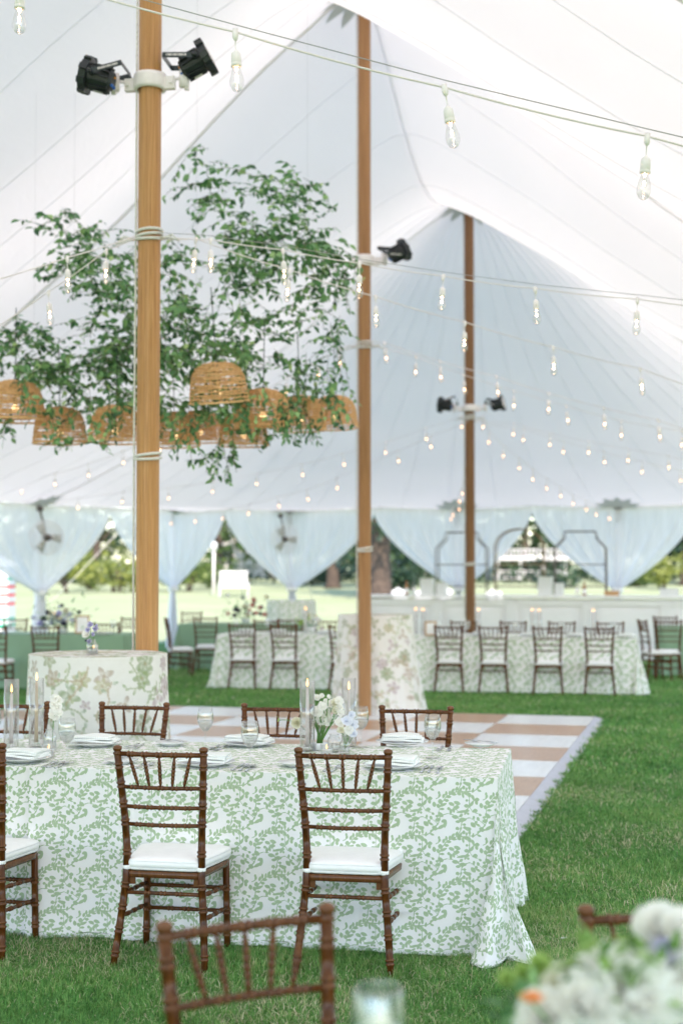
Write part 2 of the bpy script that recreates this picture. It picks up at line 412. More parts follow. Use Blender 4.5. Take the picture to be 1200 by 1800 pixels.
# ------------------------------------------------------------------ tent frame
PHI = R(14.6); CP, SP = math.cos(PHI), math.sin(PHI)
def TW(u, v, z=0): return Vector((.26 + u*SP + v*CP, 16.0 + u*CP - v*SP, z))
POLE = [Vector((-1.31, 9.62, 0)), Vector((.26, 16.0, 0)), Vector((2.075, 22.97, 0))]
U3, UE, HW = 7.2, 13.6, 7.65
PEAKS = [(-20.2, 8.1), (-13.4, 8.1), (-6.6, 8.1), (0, 8.34), (U3, 7.72)]  # unseen rear end, drawn out and left open to light the interior
FT = np.array([0, .04, .097, .17, .225, .26, .325, .44, .6, .78, .9, 1.0]); FV = np.array([1, .975, .915, .83, .765, .715, .63, .49, .315, .15, .06, 0])
FTd = np.linspace(0, 1, 201); FVd = np.interp(FTd, FT, FV); FVd = np.convolve(np.pad(FVd, 6, 'reflect', reflect_type='odd'), np.ones(13)/13, 'valid')
def Fp(t): return np.interp(t, FTd, FVd)
def eave(u, v):
    e = 2.82 + .18*max(0, min(1, (u-U3)/(UE-U3)))
    return e
def ridge(u):
    if u >= U3: return PEAKS[-1][1]
    if u < PEAKS[0][0]: return PEAKS[0][1]-.15*(PEAKS[0][0]-u)
    for (a, ha), (b, hb) in zip(PEAKS[:-1], PEAKS[1:]):
        if a <= u <= b:
            t = (u-a)/(b-a); s2 = math.sin(PI*t)**2; pb = 4*t*(1-t)
            return ha + (hb-ha)*t - 1.12*(.62*s2 + .38*pb)
def canopy_z(u, v):
    a = abs(v)/HW
    if u > U3: b = (u-U3)/(UE-U3); t = (a**3.2 + b**3.2)**(1/3.2); t = min(t, 1.0) if max(a, b) < .999 else 1.0
    else: t = a
    e = eave(u, v)
    # eave dips a little between the side poles
    if u > U3:
        k = (v-.3)/3.25 if (u-U3)/(UE-U3) > a else 0
        e -= .05*abs(math.sin(PI*k))*t
    z = e + (ridge(u)-e)*float(Fp(t))
    if u < U3:
        z += .016*(abs(math.sin(PI*(u+12.1)/1.1))-.6)*4*t*(1-t) + .006*math.sin(v*3.1+u*1.7)*math.sin(u*2.3-v*.8)
        d = min(abs(u-p[0]) for p in PEAKS); z += .010*math.sin(v*9+math.sin(v*2.3)*2)*math.exp(-d*1.6)
    else:
        a_ = math.atan2(v, (u-U3)+.001); z += .006*(abs(math.sin(a_*13))-.6)*4*t*(1-t)*min(1, t*3)
    return z

canopy = thing('tent_canopy', 'huge white sailcloth tent canopy peaking at the three wooden poles', 'tent', (0, 0, 0))
us = np.unique(np.concatenate([np.arange(-21.7, UE+.01, .11), [p[0] for p in PEAKS], [UE]])); vs_ = np.linspace(-HW, HW, 151)
vs_ = np.unique(np.append(vs_, 0))
V = np.array([TW(u, v, canopy_z(u, v)) for u in us for v in vs_])
npmesh('canopy_cloth', V, grid_faces(len(us), len(vs_)), M['sail'], parent=canopy)
def strip_on_canopy(pts_uv, width, name, mat, off=.008, n=None, curved=False):
    """thin strap lying under the cloth along a list of (u, v)"""
    P = [TW(u, v, canopy_z(u, v)-off) for u, v in pts_uv]
    mb = MB(); vs = []
    for i, p in enumerate(P):
        t = (P[min(i+1, len(P)-1)]-P[max(i-1, 0)]).normalized()
        sdv = t.cross(Vector((0, 0, 1))); sdv = sdv.normalized() if sdv.length > 1e-6 else Vector((1, 0, 0))
        nn = sdv.cross(t)
        vs += [p - sdv*width/2, p + sdv*width/2, p + sdv*width/2 - nn*-.006, p - sdv*width/2 - nn*-.006]
    fs = []
    for i in range(len(P)-1):
        a = i*4; b = a+4
        for j in range(4): fs.append((a+j, a+(j+1) % 4, b+(j+1) % 4, b+j))
    mb.add(vs, fs); return mb.build(name, mat, canopy)
vv = np.linspace(-HW, HW, 60)
for u in (-6.6, 0, U3):
    strip_on_canopy([(u, v) for v in vv], .06, 'crease_strap', M['strap'], .02)
for u in np.arange(-12.1, U3-.3, 1.1):
    if min(abs(u-p[0]) for p in PEAKS) < .3: continue
    strip_on_canopy([(u, v) for v in vv], .008, 'seam', M['seam'])
strip_on_canopy([(u, 0.0) for u in np.arange(-6.6, U3, .2)], .022, 'seam', M['seam'])
ends = [(UE, v) for v in np.arange(-HW, HW+.01, 1.02)] + [(u, s*HW) for u in np.arange(U3+1.07, UE, 1.07) for s in (-1, 1)]
for (eu, ev) in ends:
    strip_on_canopy([(U3+(eu-U3)*t, ev*t) for t in np.linspace(.03, 1, 26)], .011, 'seam', M['seam'])
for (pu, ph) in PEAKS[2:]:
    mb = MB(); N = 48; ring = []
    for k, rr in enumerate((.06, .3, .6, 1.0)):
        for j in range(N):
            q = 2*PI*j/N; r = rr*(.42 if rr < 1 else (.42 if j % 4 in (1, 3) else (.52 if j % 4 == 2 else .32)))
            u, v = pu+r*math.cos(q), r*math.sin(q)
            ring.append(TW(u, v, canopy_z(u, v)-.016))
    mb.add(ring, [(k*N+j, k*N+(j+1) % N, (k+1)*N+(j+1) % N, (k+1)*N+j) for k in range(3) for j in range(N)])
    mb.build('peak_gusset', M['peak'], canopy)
# eave hem rope
mb = MB()
hem = [(u, -HW) for u in np.arange(-8, UE, .4)] + [(UE, v) for v in np.arange(-HW, HW, .4)] + [(u, HW) for u in np.arange(UE, -8, -.4)]
mb.tube([TW(u, v, canopy_z(u, v)-.03) for u, v in hem], .028, 6)
mb.build('eave_hem', M['strap'], canopy)

# centre poles
pole_labels = ['nearest thick wooden tent pole behind the left tall round table', 'middle wooden tent pole standing at the far edge of the dance floor', 'farthest wooden tent pole standing among the far tables before the bar']
for i, (P, H) in enumerate(zip(POLE, (8.1, 8.28, 7.66))):
    t = thing('tent_pole', pole_labels[i], 'pole', P, R(-14.6), 'wooden centre poles of the tent')
    r = (.077, .073, .078)[i]
    prof = []
    for z in (0, H*.25, H*.5, H*.75, H): prof.append((r, z))
    mb = MB(); n = 16
    for k in range(1): mb.lathe(prof, n, cap=True)
    mb.build('shaft', M[('pole', 'pole_mid', 'pole_dimmed')[i]], t, smooth=False)
    mb = MB()
    # pulley rope running down the pole
    xr = -r-.008
    mb.tube([(xr, -.035, 0.9), (xr-.004, -.03, 2.5), (xr+.002, -.035, 4.2), (xr, -.03, H-.2)], .008, 6)
    mb.build('halyard', M['rope'], t)
    zs = {0: (at(260, 413, 9.5).z, at(260, 803, 9.5).z), 1: (at(640, 608, 15.9).z, at(640, 967, 15.9).z), 2: (at(829, 735, 22.9).z, at(829, 992, 22.9).z)}[i]
    for q, z in enumerate(zs):
        mb = MB()
        for c in range(3 if q == 0 else 2):
            mb.tube([(math.cos(a)*(r+.010), math.sin(a)*(r+.010), z+.024*c+.012*math.sin(a+c)) for a in np.linspace(0, 2*PI, 25)], .011, 6, cap=False)
        if q == 0:
            mb.tube([(-r-.01, 0, z), (-r-.10, -.03, z+.02), (-r-.16, -.02, z-.03), (-r-.08, -.03, z-.01), (-r, -.02, z)], .009, 5)
            mb.tube([(r+.01, 0, z), (r+.10, -.03, z+.015), (r+.15, -.02, z-.03), (r+.08, -.03, z), (r, -.02, z)], .009, 5)
        mb.build('rope_lashing', M['rope'], t)

# pole clamp collar
def collar(P, z, r, label, arms):
    t = thing('clamp_collar', label, 'clamp', (P.x, P.y, z), R(-10), 'white clamp collars on the tent poles')
    mb = MB(); mb.lathe([(r+.006, -.05), (r+.03, -.05), (r+.033, -.03), (r+.033, .035), (r+.03, .055), (r+.006, .055), (r+.006, -.05)], 24)
    mb.build('band', M['white_metal'], t)
    for s in (-1, 1):
        mb = MB(); mb.box((s*(r+.06), 0, -.01), (.075, .045, .085)); mb.box((s*(r+.075), -.028, -.01), (.022, .022, .022))
        mb.build('lug', M['white_metal'], t, smooth=False)
    for a in arms:
        mb = MB(); mb.tube([(math.copysign(r+.07, a), 0, 0), (a*.7, 0, .015), (a, 0, .03)], .012, 8)
        mb.box((a, 0, .0), (.03, .03, .13)); mb.build('arm', M['white_metal'], t, smooth=False)
        mb = MB(); mb.tube([(a*.93, -.02, -.05), (a*.93, -.02, .07)], .03, 10); mb.build('hook', M['white_metal'], t)
    return t
z1 = at(262, 135, 9.5).z; z2 = at(640, 455, 15.9).z; z3 = at(828, 717, 22.9).z
collar(POLE[0], z1, .08, 'white metal clamp collar on the nearest tent pole between two black lights', (-.26, .26))
collar(POLE[1], z2, .08, 'white metal clamp collar on the middle tent pole beside one black light', (.24,))
collar(POLE[2], z3, .085, 'white metal clamp collar on the farthest tent pole between two small black lights', (-.26, .26))

# black stage light, local axis: beam along +y, yoke pivot at origin
def make_par():
    t = thing('stage_light', 'x', 'stage light', (0, 0, 0), 0, 'black stage lights clamped to the tent poles')
    Rx = Matrix.Rotation(-PI/2, 3, 'X')       # z -> +y
    mb = MB(); mb.lathe([(.0, -.13), (.058, -.13), (.07, -.115), (.085, -.02), (.088, .03), (.05, .035)], 16, m=Rx)
    for k in range(14):
        q = 2*PI*k/14; m = Matrix.Rotation(q, 3, 'Y')
        c = m @ Vector((.083, -.045, 0)); mb.box(c, (.022, .13, .008), rot=m)
    mb.build('housing', M['black'], t, smooth=False)
    mb = MB(); mb.lathe([(.085, .03), (.12, .035), (.122, .085), (.112, .09), (.112, .078), (.0, .076)], 10, m=Rx)
    for k in range(8):
        q = 2*PI*k/8+.2; m = Matrix.Rotation(q, 3, 'Y'); c = m @ Vector((.12, .06, 0)); mb.box(c, (.02, .055, .04), rot=m)
    mb.build('front_ring', M['black'], t, smooth=False)
    mb = MB(); mb.lathe([(.0, .098), (.06, .096), (.11, .084)], 24, m=Rx); mb.build('lens', M['lens'], t)
    mb = MB(); ry = Matrix.Rotation(R(-30), 3, 'X')
    for s in (-1, 1):
        mb.box(ry @ Vector((s*.128, -.10, 0)), (.006, .24, .036), rot=ry)
        mb.tube([(s*.085, 0, 0), (s*.14, 0, 0)], .014, 8)
    mb.box(ry @ Vector((0, -.218, 0)), (.256, .006, .036), rot=ry)
    mb.build('yoke', M['blackgloss'], t, smooth=False)
    for s in (-1, 1):
        mb = MB()
        for k in range(11): mb.box(ry @ Vector((s*.1315, -.19+k*.013, .001)), (.002, .008 if k % 3 else .005, .014), rot=ry)
        mb.build('yoke_lettering', M['plastic_white'], t, smooth=False)
    for s in (-1, 1):
        mb = MB(); mb.lathe([(.0, 0), (.016, 0), (.018, .012), (.0, .02)], 10, c=(s*.14, 0, 0), m=Matrix.Rotation(s*PI/2, 3, 'Y')); mb.build('knob', M['black'], t)
    mb = MB(); mb.box((0, -.045, -.091), (.035, .06, .006)); mb.build('rating_plate', M['grey_label'], t, smooth=False)
    for k, x in enumerate((-.024, .024)):
        mb = MB(); mb.tube([(x, -.128, -.03), (x, -.145, -.03)], .012, 8); mb.build('connector', M['blue'], t)
    mb = MB(); mb.tube([(.0, -.128, .03), (.0, -.14, .03)], .007, 8); mb.build('fuse', M['orange'], t)
    return t
par = make_par()
def aim(direction, roll=0):
    return (Vector(direction).to_track_quat('Y', 'Z') @ Matrix.Rotation(roll, 3, 'Y').to_quaternion()).to_euler()
par.location = at(168, 136, 9.55); par.rotation_euler = aim((-.9, .1, .28), R(0)); par['label'] = 'large black stage light left of the nearest pole with grey plate and blue sockets'
dup(par, 'large black stage light right of the nearest pole aimed up and right', at(349, 108, 9.55), rot=aim((.8, -.1, .42), R(0)))
dup(par, 'black stage light on the middle pole right of its white collar', at(702, 443, 15.85), rot=aim((.8, .2, .45), R(30)))
dup(par, 'small black stage light left of the farthest pole', at(780, 712, 22.9), rot=aim((-.8, .3, .1), R(20)))
dup(par, 'small black stage light right of the farthest pole', at(876, 710, 22.9), rot=aim((.8, -.3, .2), R(20)))

# ------------------------------------------------------------------ ground
def ground_z(x, y):
    return max(0, (y-42))*.027 if y < 80 else 38*.027 + (y-80)*.008
xs = np.concatenate([[-500, -200, -80], np.arange(-40, 41, 2.0), [80, 200, 500]]); ys = np.concatenate([[-300, -80], np.arange(-20, 140, 2.0), [200, 320, 550]])
# shaded lawn inside the tent footprint and sunlit outside are the same ground; the sun's brightness is put into the outer lawn's paler colour
V = np.array([(x, y, ground_z(x, y)) for x in xs for y in ys]);
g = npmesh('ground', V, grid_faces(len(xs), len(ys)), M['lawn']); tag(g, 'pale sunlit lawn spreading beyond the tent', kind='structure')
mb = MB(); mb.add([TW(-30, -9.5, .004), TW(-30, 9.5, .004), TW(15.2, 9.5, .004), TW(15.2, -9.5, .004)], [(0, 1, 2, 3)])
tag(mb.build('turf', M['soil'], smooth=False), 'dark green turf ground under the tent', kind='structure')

# dance floor
TS = .965
c0 = gnd(1045, 1264.5); eu = Vector((-SP, -CP, 0)); ev = Vector((-CP, SP, 0))      # eu: towards the camera, ev: to the left
floor = tag(thing('dance_floor', 'checkerboard dance floor of white and tan square panels', None, (c0.x, c0.y, 0)), kind='structure')
NU, NV = 8, 7
tm = {}
for mname in ('tile_white', 'tile_wood'):
    mb = MB(); g_ = .003; h = TS/2-g_
    # a panel of four narrow boards with a bevelled rim
    bw = 2*h/4
    for k in range(4):
        x0 = -h+k*bw; mb.box((x0+bw/2, 0, .012), (bw-.0025, 2*h, .024))
    tm[mname] = mb.mesh('floor_tile', M[mname], False)
for i in range(NU):
    for j in range(NV):
        mname = 'tile_white' if (i+j) % 2 == 0 else 'tile_wood'
        o = bpy.data.objects.new('tile', tm[mname]); COL.objects.link(o); o.parent = floor
        p = eu*(TS*(i+.5)) + ev*(TS*(j+.5)); o.location = (p.x, p.y, .006+random.uniform(0, .0015)); o.rotation_euler = (0, 0, R(-14.6)+PI/2)
def trim_strip(a, b, out, name='edge_trim'):
    n = 8
    for k in range(n):
        p = a + (b-a)*(k/n); q = a + (b-a)*((k+1)/n - .004/n)
        mb = MB(); o = out*.125
        mb.add([p+Vector((0, 0, .031)), q+Vector((0, 0, .031)), q+o+Vector((0, 0, .004)), p+o+Vector((0, 0, .004)),
                p+Vector((0, 0, .0)), q+Vector((0, 0, .0)), q+o, p+o], [(0, 1, 2, 3), (4, 7, 6, 5), (0, 4, 5, 1), (2, 6, 7, 3), (1, 5, 6, 2), (0, 3, 7, 4)])
        mb.build(name, M['trim'], floor, smooth=False)
trim_strip(Vector((0, 0, 0)), eu*(TS*NU), -ev)
trim_strip(ev*(TS*NV), Vector((0, 0, 0)), -eu)
trim_strip(eu*(TS*NU), eu*(TS*NU)+ev*(TS*NV), eu)
mb = MB(); mb.box((0, 0, .003), (TS*NV, TS*NU, .006)); sub = mb.build('subfloor', M['trim'], floor, smooth=False)
pc = eu*(TS*NU/2)+ev*(TS*NV/2); sub.location = (pc.x, pc.y, 0); sub.rotation_euler = (0, 0, R(-14.6))
def on_floor(x, y):
    d = Vector((x, y, 0))-Vector((c0.x, c0.y, 0)); a, b = d.dot(eu), d.dot(ev)
    return (a > -.13) & (a < TS*NU+.13) & (b > -.13) & (b < TS*NV)

# grass blades
def grass(name, pts, L, Wd, seed, label, strawp=.05):
    rs = np.random.RandomState(seed); n = len(pts)
    az = rs.rand(n)*2*PI; ln = L*(.55+.7*rs.rand(n)); lean = .25+1.0*rs.rand(n); 
    tint = np.clip(rs.normal(.48, .2, n), 0, .9)
    patch = np.sin(pts[:, 0]*2.3+1.3*np.sin(pts[:, 1]*1.7))*np.sin(pts[:, 1]*2.9+pts[:, 0])
    patch2 = np.sin(pts[:, 0]*.9+1+.8*np.sin(pts[:, 1]*.7))*np.sin(pts[:, 1]*1.1+pts[:, 0]*.4)
    clump = np.sin(pts[:, 0]*17+2*np.sin(pts[:, 1]*11))*np.sin(pts[:, 1]*19+2*np.sin(pts[:, 0]*13))
    tint = np.clip(tint+.13*patch+.12*patch2+.12*clump, 0, .9); ln = ln*(1+.3*clump)
    sp = strawp*np.clip(1+1.6*np.sin(pts[:, 0]*3.1+2)*np.sin(pts[:, 1]*3.7+.5), .15, 3)
    straw = rs.rand(n) < sp; tint[straw] = .93+.07*rs.rand(straw.sum()); lean[straw] += .35; ln[straw] *= 1.15
    d = np.stack([np.cos(az), np.sin(az)], 1); sdir = np.stack([-d[:, 1], d[:, 0]], 1)
    base = pts.copy()
    wv = Wd*(.7+.6*rs.rand(n))[:, None]
    curl = rs.normal(0, .45, n)[:, None]
    def lvl(f, a):      # height fraction, angle growth
        hor = ln*np.sin(np.minimum(lean*a, 1.5))*f; ver = ln*np.cos(np.minimum(lean*a, 1.45))*f
        xy = base + d*hor[:, None] + sdir*curl*(hor*f)[:, None]; return xy, ver
    verts = np.zeros((n, 5, 3), np.float32)
    verts[:, 0, :2] = base - sdir*wv/2; verts[:, 1, :2] = base + sdir*wv/2
    xy, z = lvl(.55, .7); verts[:, 2, :2] = xy - sdir*wv*.42; verts[:, 3, :2] = xy + sdir*wv*.42; verts[:, 2, 2] = z; verts[:, 3, 2] = z
    xy, z = lvl(1., 1.05); verts[:, 4, :2] = xy; verts[:, 4, 2] = z
    verts[:, :, 2] += .004
    idx = np.arange(n)[:, None]*5
    tri = np.concatenate([idx+np.array([0, 1, 3]), idx+np.array([0, 3, 2]), idx+np.array([2, 3, 4])], 0)
    o = npmesh(name, verts.reshape(-1, 3), tri, M['grass'], {'tint': np.repeat(tint, 5)}, smooth=False)
    return tag(o, label, 'grass', kind='stuff')
def scatter(x0, x1, y0, y1, dens, seed, cone=True):
    rs = np.random.RandomState(seed); n = int((x1-x0)*(y1-y0)*dens)
    p = np.stack([x0+(x1-x0)*rs.rand(n), y0+(y1-y0)*rs.rand(n)], 1)
    if cone: p = p[np.abs(p[:, 0]) < .262*p[:, 1]+.35]
    dx, dy = p[:, 0]-c0.x, p[:, 1]-c0.y
    a = dx*eu.x+dy*eu.y; b = dx*ev.x+dy*ev.y
    k = (a > -.12+.03*np.sin(b*9)) & (a < TS*NU+.14) & (b > -.105+.025*np.sin(a*13)+.02*np.sin(a*31)) & (b < TS*NV+.1)
    return p[~k]
grass('grass', scatter(-2.4, 2.4, 4.6, 6.9, 17000, 1), .034, .0026, 11, 'short green turf with dry straw bits around the front table', .13)
grass('grass', scatter(-.6, 3.6, 6.9, 11.5, 8500, 2), .036, .0036, 12, 'green turf right of the dance floor near the front table', .11)
grass('grass', np.concatenate([scatter(-5, 5.5, 11.5, 17.5, 2600, 3), scatter(-6.5, 7, 17.5, 26, 900, 4)]), .045, .009, 13, 'dark green turf behind and beside the dance floor', .05)

# ------------------------------------------------------------------ chiavari chair
def rings_profile(L, r, marks, rr=1.22, hw=.0045, extra=None):
    """list of (t, radius) along a rod of length L with doubled turned rings at marks (metres)"""
    pr = [(0, r)]
    for m in marks:
        for o in (-.0085, .0085):
            c = m+o
            pr += [(c-hw, r*1.0), (c-hw*.5, r*rr), (c+hw*.5, r*rr), (c+hw, r*1.0)]
    pr.append((L, r)); pr = sorted(pr); return pr
def rod(mb, A, B, r, marks, n=10, taper=None, rr=1.25, curve=None):
    A, B = Vector(A), Vector(B); L = (B-A).length; pr = rings_profile(L, r, [m for m in marks if .01 < m < L-.01], rr)
    pts = []; rad = []
    for s, q in pr:
        s = max(0, min(L, s)); p = A+(B-A)*(s/L)
        if curve: p = p + curve*(4*(s/L)*(1-s/L))
        k = 1
        if taper: k = taper(s/L)
        pts.append(p); rad.append(q*k)
    # densify
    mb.tube(pts, rad, n)
HT = .92
def post_xy(z):
    x = np.interp(z, [0, .39, .55, .92], [.197, .160, .163, .188])
    y = np.interp(z, [0, .12, .25, .39, .5, .65, .92], [-.235, -.208, -.183, -.166, -.166, -.183, -.232])
    return x, y
def make_chair():
    t = thing('banquet_chair', 'x', 'chair', (0, 0, 0), 0, 'mahogany banquet chairs with white cushions')
    for s in (-1, 1):
        mb = MB(); zz = [0]; marks = [.06, .155, .245, .335, .47, .595, .672, .755, .835]
        pr = rings_profile(HT-.035, .0152, marks, 1.24, .0055)
        pts = []; rad = []
        for z, q in pr:
            x, y = post_xy(z); pts.append((s*x, y, z)); rad.append(q*(.92 if z < .05 else 1.0)*(1.0+.06*math.sin(z*4)))
        mb.tube(pts, rad, 12)
        x, y = post_xy(HT-.035); mb.lathe([(.0155, -.004), (.0185, 0), (.0185, .006), (.013, .010), (.0165, .014), (.0195, .022), (.018, .030), (.008, .035), (0, .036)], 12, c=(s*x, y, HT-.036))
        mb.build('rear_post', M['wood'], t)
        mb = MB()
        rod(mb, (s*.184, .158, 0), (s*.178, .152, .385), .0150, [.07, .165, .265], 12, rr=1.22)
        mb.build('front_leg', M['wood'], t)
    # back rails
    def xr(z): return post_xy(z)[0]-.006
    for k, (z, nm) in enumerate(((.885, 'top_rail'), (.745, 'back_rail'), (.662, 'back_rail'), (.588, 'back_rail'))):
        x, y = xr(z), post_xy(z)[1]
        mb = MB(); L = 2*x
        mk = [L*f for f in ((.15, .325, .5, .675, .85) if k < 2 else (.17, .34, .5, .66, .83))]
        rod(mb, (-x, y, z), (x, y, z), .0085 if k else .0105, mk, 9, rr=1.3, curve=Vector((0, -.018, 0)))
        mb.build(nm, M['wood'], t)
    # spindles
    for k in range(5):
        f = (k-2)/2
        xa, xb = f*.128, f*.112
        xa = f*.132; xb = f*.098
        ya = post_xy(.885)[1]-.018*(1-(xa/.18)**2); yb = post_xy(.745)[1]-.018*(1-(xb/.165)**2)
        mb = MB(); rod(mb, (xb, yb, .75), (xa, ya, .88), .0068, [.028, .062, .096], 8, taper=lambda q: .62+.5*math.sin(PI*min(1, max(0, q)))**.7, rr=1.25)
        mb.build('spindle', M['wood'], t)
    # seat
    def outline(k, off=0.0, n=8, cu=False):
        rx_ = .147 if cu else .158; ry_ = -.176 if cu else -.182
        pts = []; cs = [(-rx_-off, ry_-off, .035), (rx_+off, ry_-off, .035), (.206+off, .178+off, .085), (-.206-off, .178+off, .085)]
        for i, (cx, cy, rr) in enumerate(cs):
            p = Vector((cx, cy)); a = Vector(cs[i-1][:2]); b = Vector(cs[(i+1) % 4][:2])
            da = (a-p).normalized(); db = (b-p).normalized()
            p0, p1 = p+da*rr, p+db*rr
            for j in range(n):
                q = j/(n-1); pts.append((p0*(1-q)**2 + p*2*q*(1-q) + p1*q*q)*k)
        return pts
    def slab(levels, mat, nm, cu=False):
        mb = MB(); vs = []; N = None
        for z, off in levels:
            o = outline(1, off, 8, cu); N = len(o); vs += [(p.x, p.y, z) for p in o]
        fs = [(i*N+j, i*N+(j+1) % N, (i+1)*N+(j+1) % N, (i+1)*N+j) for i in range(len(levels)-1) for j in range(N)]
        fs += [tuple(range(N-1, -1, -1)), tuple((len(levels)-1)*N+j for j in range(N))]
        mb.add(vs, fs); return mb.build(nm, mat, t)
    slab([(.366, -.012), (.368, .0), (.392, .002), (.396, -.008)], M['wood'], 'seat_frame')
    cu = slab([(.3965, -.014), (.399, .004), (.408, .009), (.4095, .006), (.411, .0095), (.432, .011), (.4335, .0075), (.435, .0105), (.442, .006), (.448, -.012), (.453, -.045), (.456, -.09)], M['white_cloth'], 'cushion', True)
    for s in (-1, 1):
        x, y = post_xy(.408); mb = MB(); mb.lathe([(.0175, -.008), (.0195, -.006), (.0195, .007), (.0175, .009)], 14, c=(s*x, y, .408)); mb.build('cushion_tie', M['white_cloth'], cu)
        mb = MB(); mb.box((s*(x-.022), y+.006, .352), (.022, .012, .03)); mb.build('corner_bracket', M['wood'], t, smooth=False)
    # stretchers
    def st(A, B, marks=(.3, .5, .7)):
        L = (Vector(B)-Vector(A)).length; mb = MB(); rod(mb, A, B, .0085, [L*m for m in marks], 8, rr=1.3); mb.build('stretcher', M['wood'], t)
    x, y = post_xy(.30); st((-x, y, .305), (x, y, .305))
    st((-.182, .155, .265), (.182, .155, .265)); st((-.182, .157, .165), (.182, .157, .165))
    for s in (-1, 1):
        for z in (.29, .195):
            x, y = post_xy(z+.01); st((s*x, y, z+.012), (s*.181, .155, z-.015), (.25, .5, .75))
    return t
chair = make_chair()
def tuck(px, D, yaw, top=True):
    """chair seen from behind (yaw about -10) or facing us (about 170): px of the middle of its top rail at depth D"""
    X = (px-600)*D/2500; th = yaw
    f = Vector((-math.sin(th), math.cos(th), 0))
    return Vector((X, D, 0)) + f*.235
Y0 = R(-10.3)
chair.location = (-1.57, 6.285, 0); chair.rotation_euler = (0, 0, Y0)
chair['label'] = 'banquet chair cut by the left frame edge in front of the vine print table'
jr = random.Random(3)
def ch(loc, rz, label):
    if loc[1] > 15: rz += jr.uniform(-.05, .05)
    return dup(chair, label, loc, rz)
ch((-.706, 6.14, 0), R(-10.8), 'left of the two whole banquet chairs in front of the vine print table')
ch((.045, 6.075, 0), R(-9.8), 'right of the two whole banquet chairs in front of the vine print table')
ch((.363, 7.49, 0), R(170), 'chair behind the front table nearest its right end, only its back showing')
ch((-.385, 7.60, 0), R(171), 'chair back behind the white flower centrepiece of the front table')
ch((-1.185, 7.70, 0), R(170.5), 'chair back behind the front table before the left floral tall table')
ch((-1.86, 7.78, 0), R(170), 'chair behind the front table seen through the left candle cylinders')
ch((-.100, 2.85, 0), R(206), 'very near blurred chair back turned askew at the bottom edge of the picture')
ch((.715, 2.89, 0), R(180), 'very near blurred chair back behind the bouquet at the bottom right')
names = ['first', 'second', 'third', 'fourth']
for k, (px, D) in enumerate(((788, 19.3), (865, 19.15), (961, 18.95), (1051, 18.8))):
    ch(tuck(px, D, R(-11)), R(-11), f'{names[k]} chair from the left in the near row of the far right vine print table')
for k, (px, D) in enumerate(((425, 19.9), (499, 19.75), (603, 19.45))):
    ch(tuck(px, D, R(-12)), R(-12), f'{names[k]} chair from the left in the near row of the far left vine print table')
for k, (px, D) in enumerate(((815, 21.2), (900, 21.05), (985, 20.9), (1072, 20.75))):
    ch(tuck(px, D, R(169)), R(169), f'{names[k]} chair from the left on the far side of the far right table')
for k, (px, D) in enumerate(((468, 21.7), (512, 22.0), (575, 21.5))):
    ch(tuck(px, D, R(169+8*k)), R(169+8*k), f'{names[k]} chair from the left on the far side of the far left vine table')
ch(tuck(80, 19.1, R(-6)), R(-6), 'chair seen from behind at the green covered table, left of the flower centrepiece')
ch(tuck(189, 20.4, R(-14)), R(-14), 'chair seen from behind at the right end of the left green covered table')
ch(tuck(30, 22.3, R(172)), R(172), 'chair on the far side of the green covered table at the left')
ch(tuck(-12, 19.2, R(-4)), R(-4), 'chair cut by the left frame edge at the green covered table, mostly its seat')
ch(tuck(232, 22.8, R(150)), R(150), 'chair half hidden behind the nearest pole beyond the green covered table')
ch(tuck(292, 22.4, R(-78)), R(-78), 'chair seen from the side just right of the nearest pole')
ch(tuck(361, 23.0, R(-6)), R(-6), 'chair seen from behind at the small green table beyond the left vine table')
ch(tuck(337, 26.0, R(172)), R(172), 'chair on the far side of the small green table')
ch(tuck(1125, 21.6, R(-84)), R(-84), 'chair facing right off the right end of the far right vine table')
ch(tuck(1173, 21.5, R(-8)), R(-8), 'front one of two overlapping chairs at the far right green table')
ch(tuck(1167, 23.4, R(-20)), R(-20), 'rear one of two overlapping chairs at the far right green table')

# ------------------------------------------------------------------ vine print
LV = [(345,165,40,25,90),(352,200,44,26,60),(405,205,55,30,75),(440,170,60,24,95),(483,160,52,22,80),(525,135,62,28,60),(540,182,62,24,0),(470,215,62,28,0),(360,275,55,46,90),(445,262,50,30,0),
 (335,335,52,36,110),(400,318,92,28,25),(385,372,58,24,0),(575,110,55,28,70),(625,120,55,24,65),(665,90,48,32,90),(700,110,46,22,80),(740,90,62,26,95),(785,125,60,22,80),(605,170,50,36,-40),
 (655,190,72,24,-75),(690,165,60,24,-45),(742,180,62,30,-60),(785,215,66,28,-75),(865,125,54,22,-20),(905,50,52,40,0),(590,45,42,30,90),(700,38,54,30,0),(740,45,40,34,0),(838,240,54,40,0),
 (830,280,52,32,-70),(770,295,74,30,60),(705,255,32,30,90),(700,325,56,38,0),(640,400,124,26,12),(710,385,54,28,0),(688,415,52,24,60),(722,425,28,26,0),(815,382,54,40,0),(877,435,38,26,-30),
 (505,305,68,36,-20),(580,290,80,38,-20),(575,345,62,38,0),(470,365,36,34,90),(498,400,60,30,90),(535,385,66,24,100),(282,315,62,40,100),(365,445,74,42,-40),(320,465,42,26,0),(330,510,64,36,0),
 (375,600,100,34,30),(425,560,95,34,80),(405,525,60,34,20),(555,470,78,40,-5),(630,450,52,30,40),(655,500,78,36,-10),(590,530,58,30,0),(575,615,42,26,60),(795,470,44,24,90),(850,485,44,32,-70),
 (785,565,72,44,-45),(850,565,62,24,-30),(825,530,40,26,20),(672,565,42,26,0),(680,605,44,28,0),(715,620,42,42,0),(285,610,50,34,0),(240,655,30,20,60),(890,610,50,34,0)]
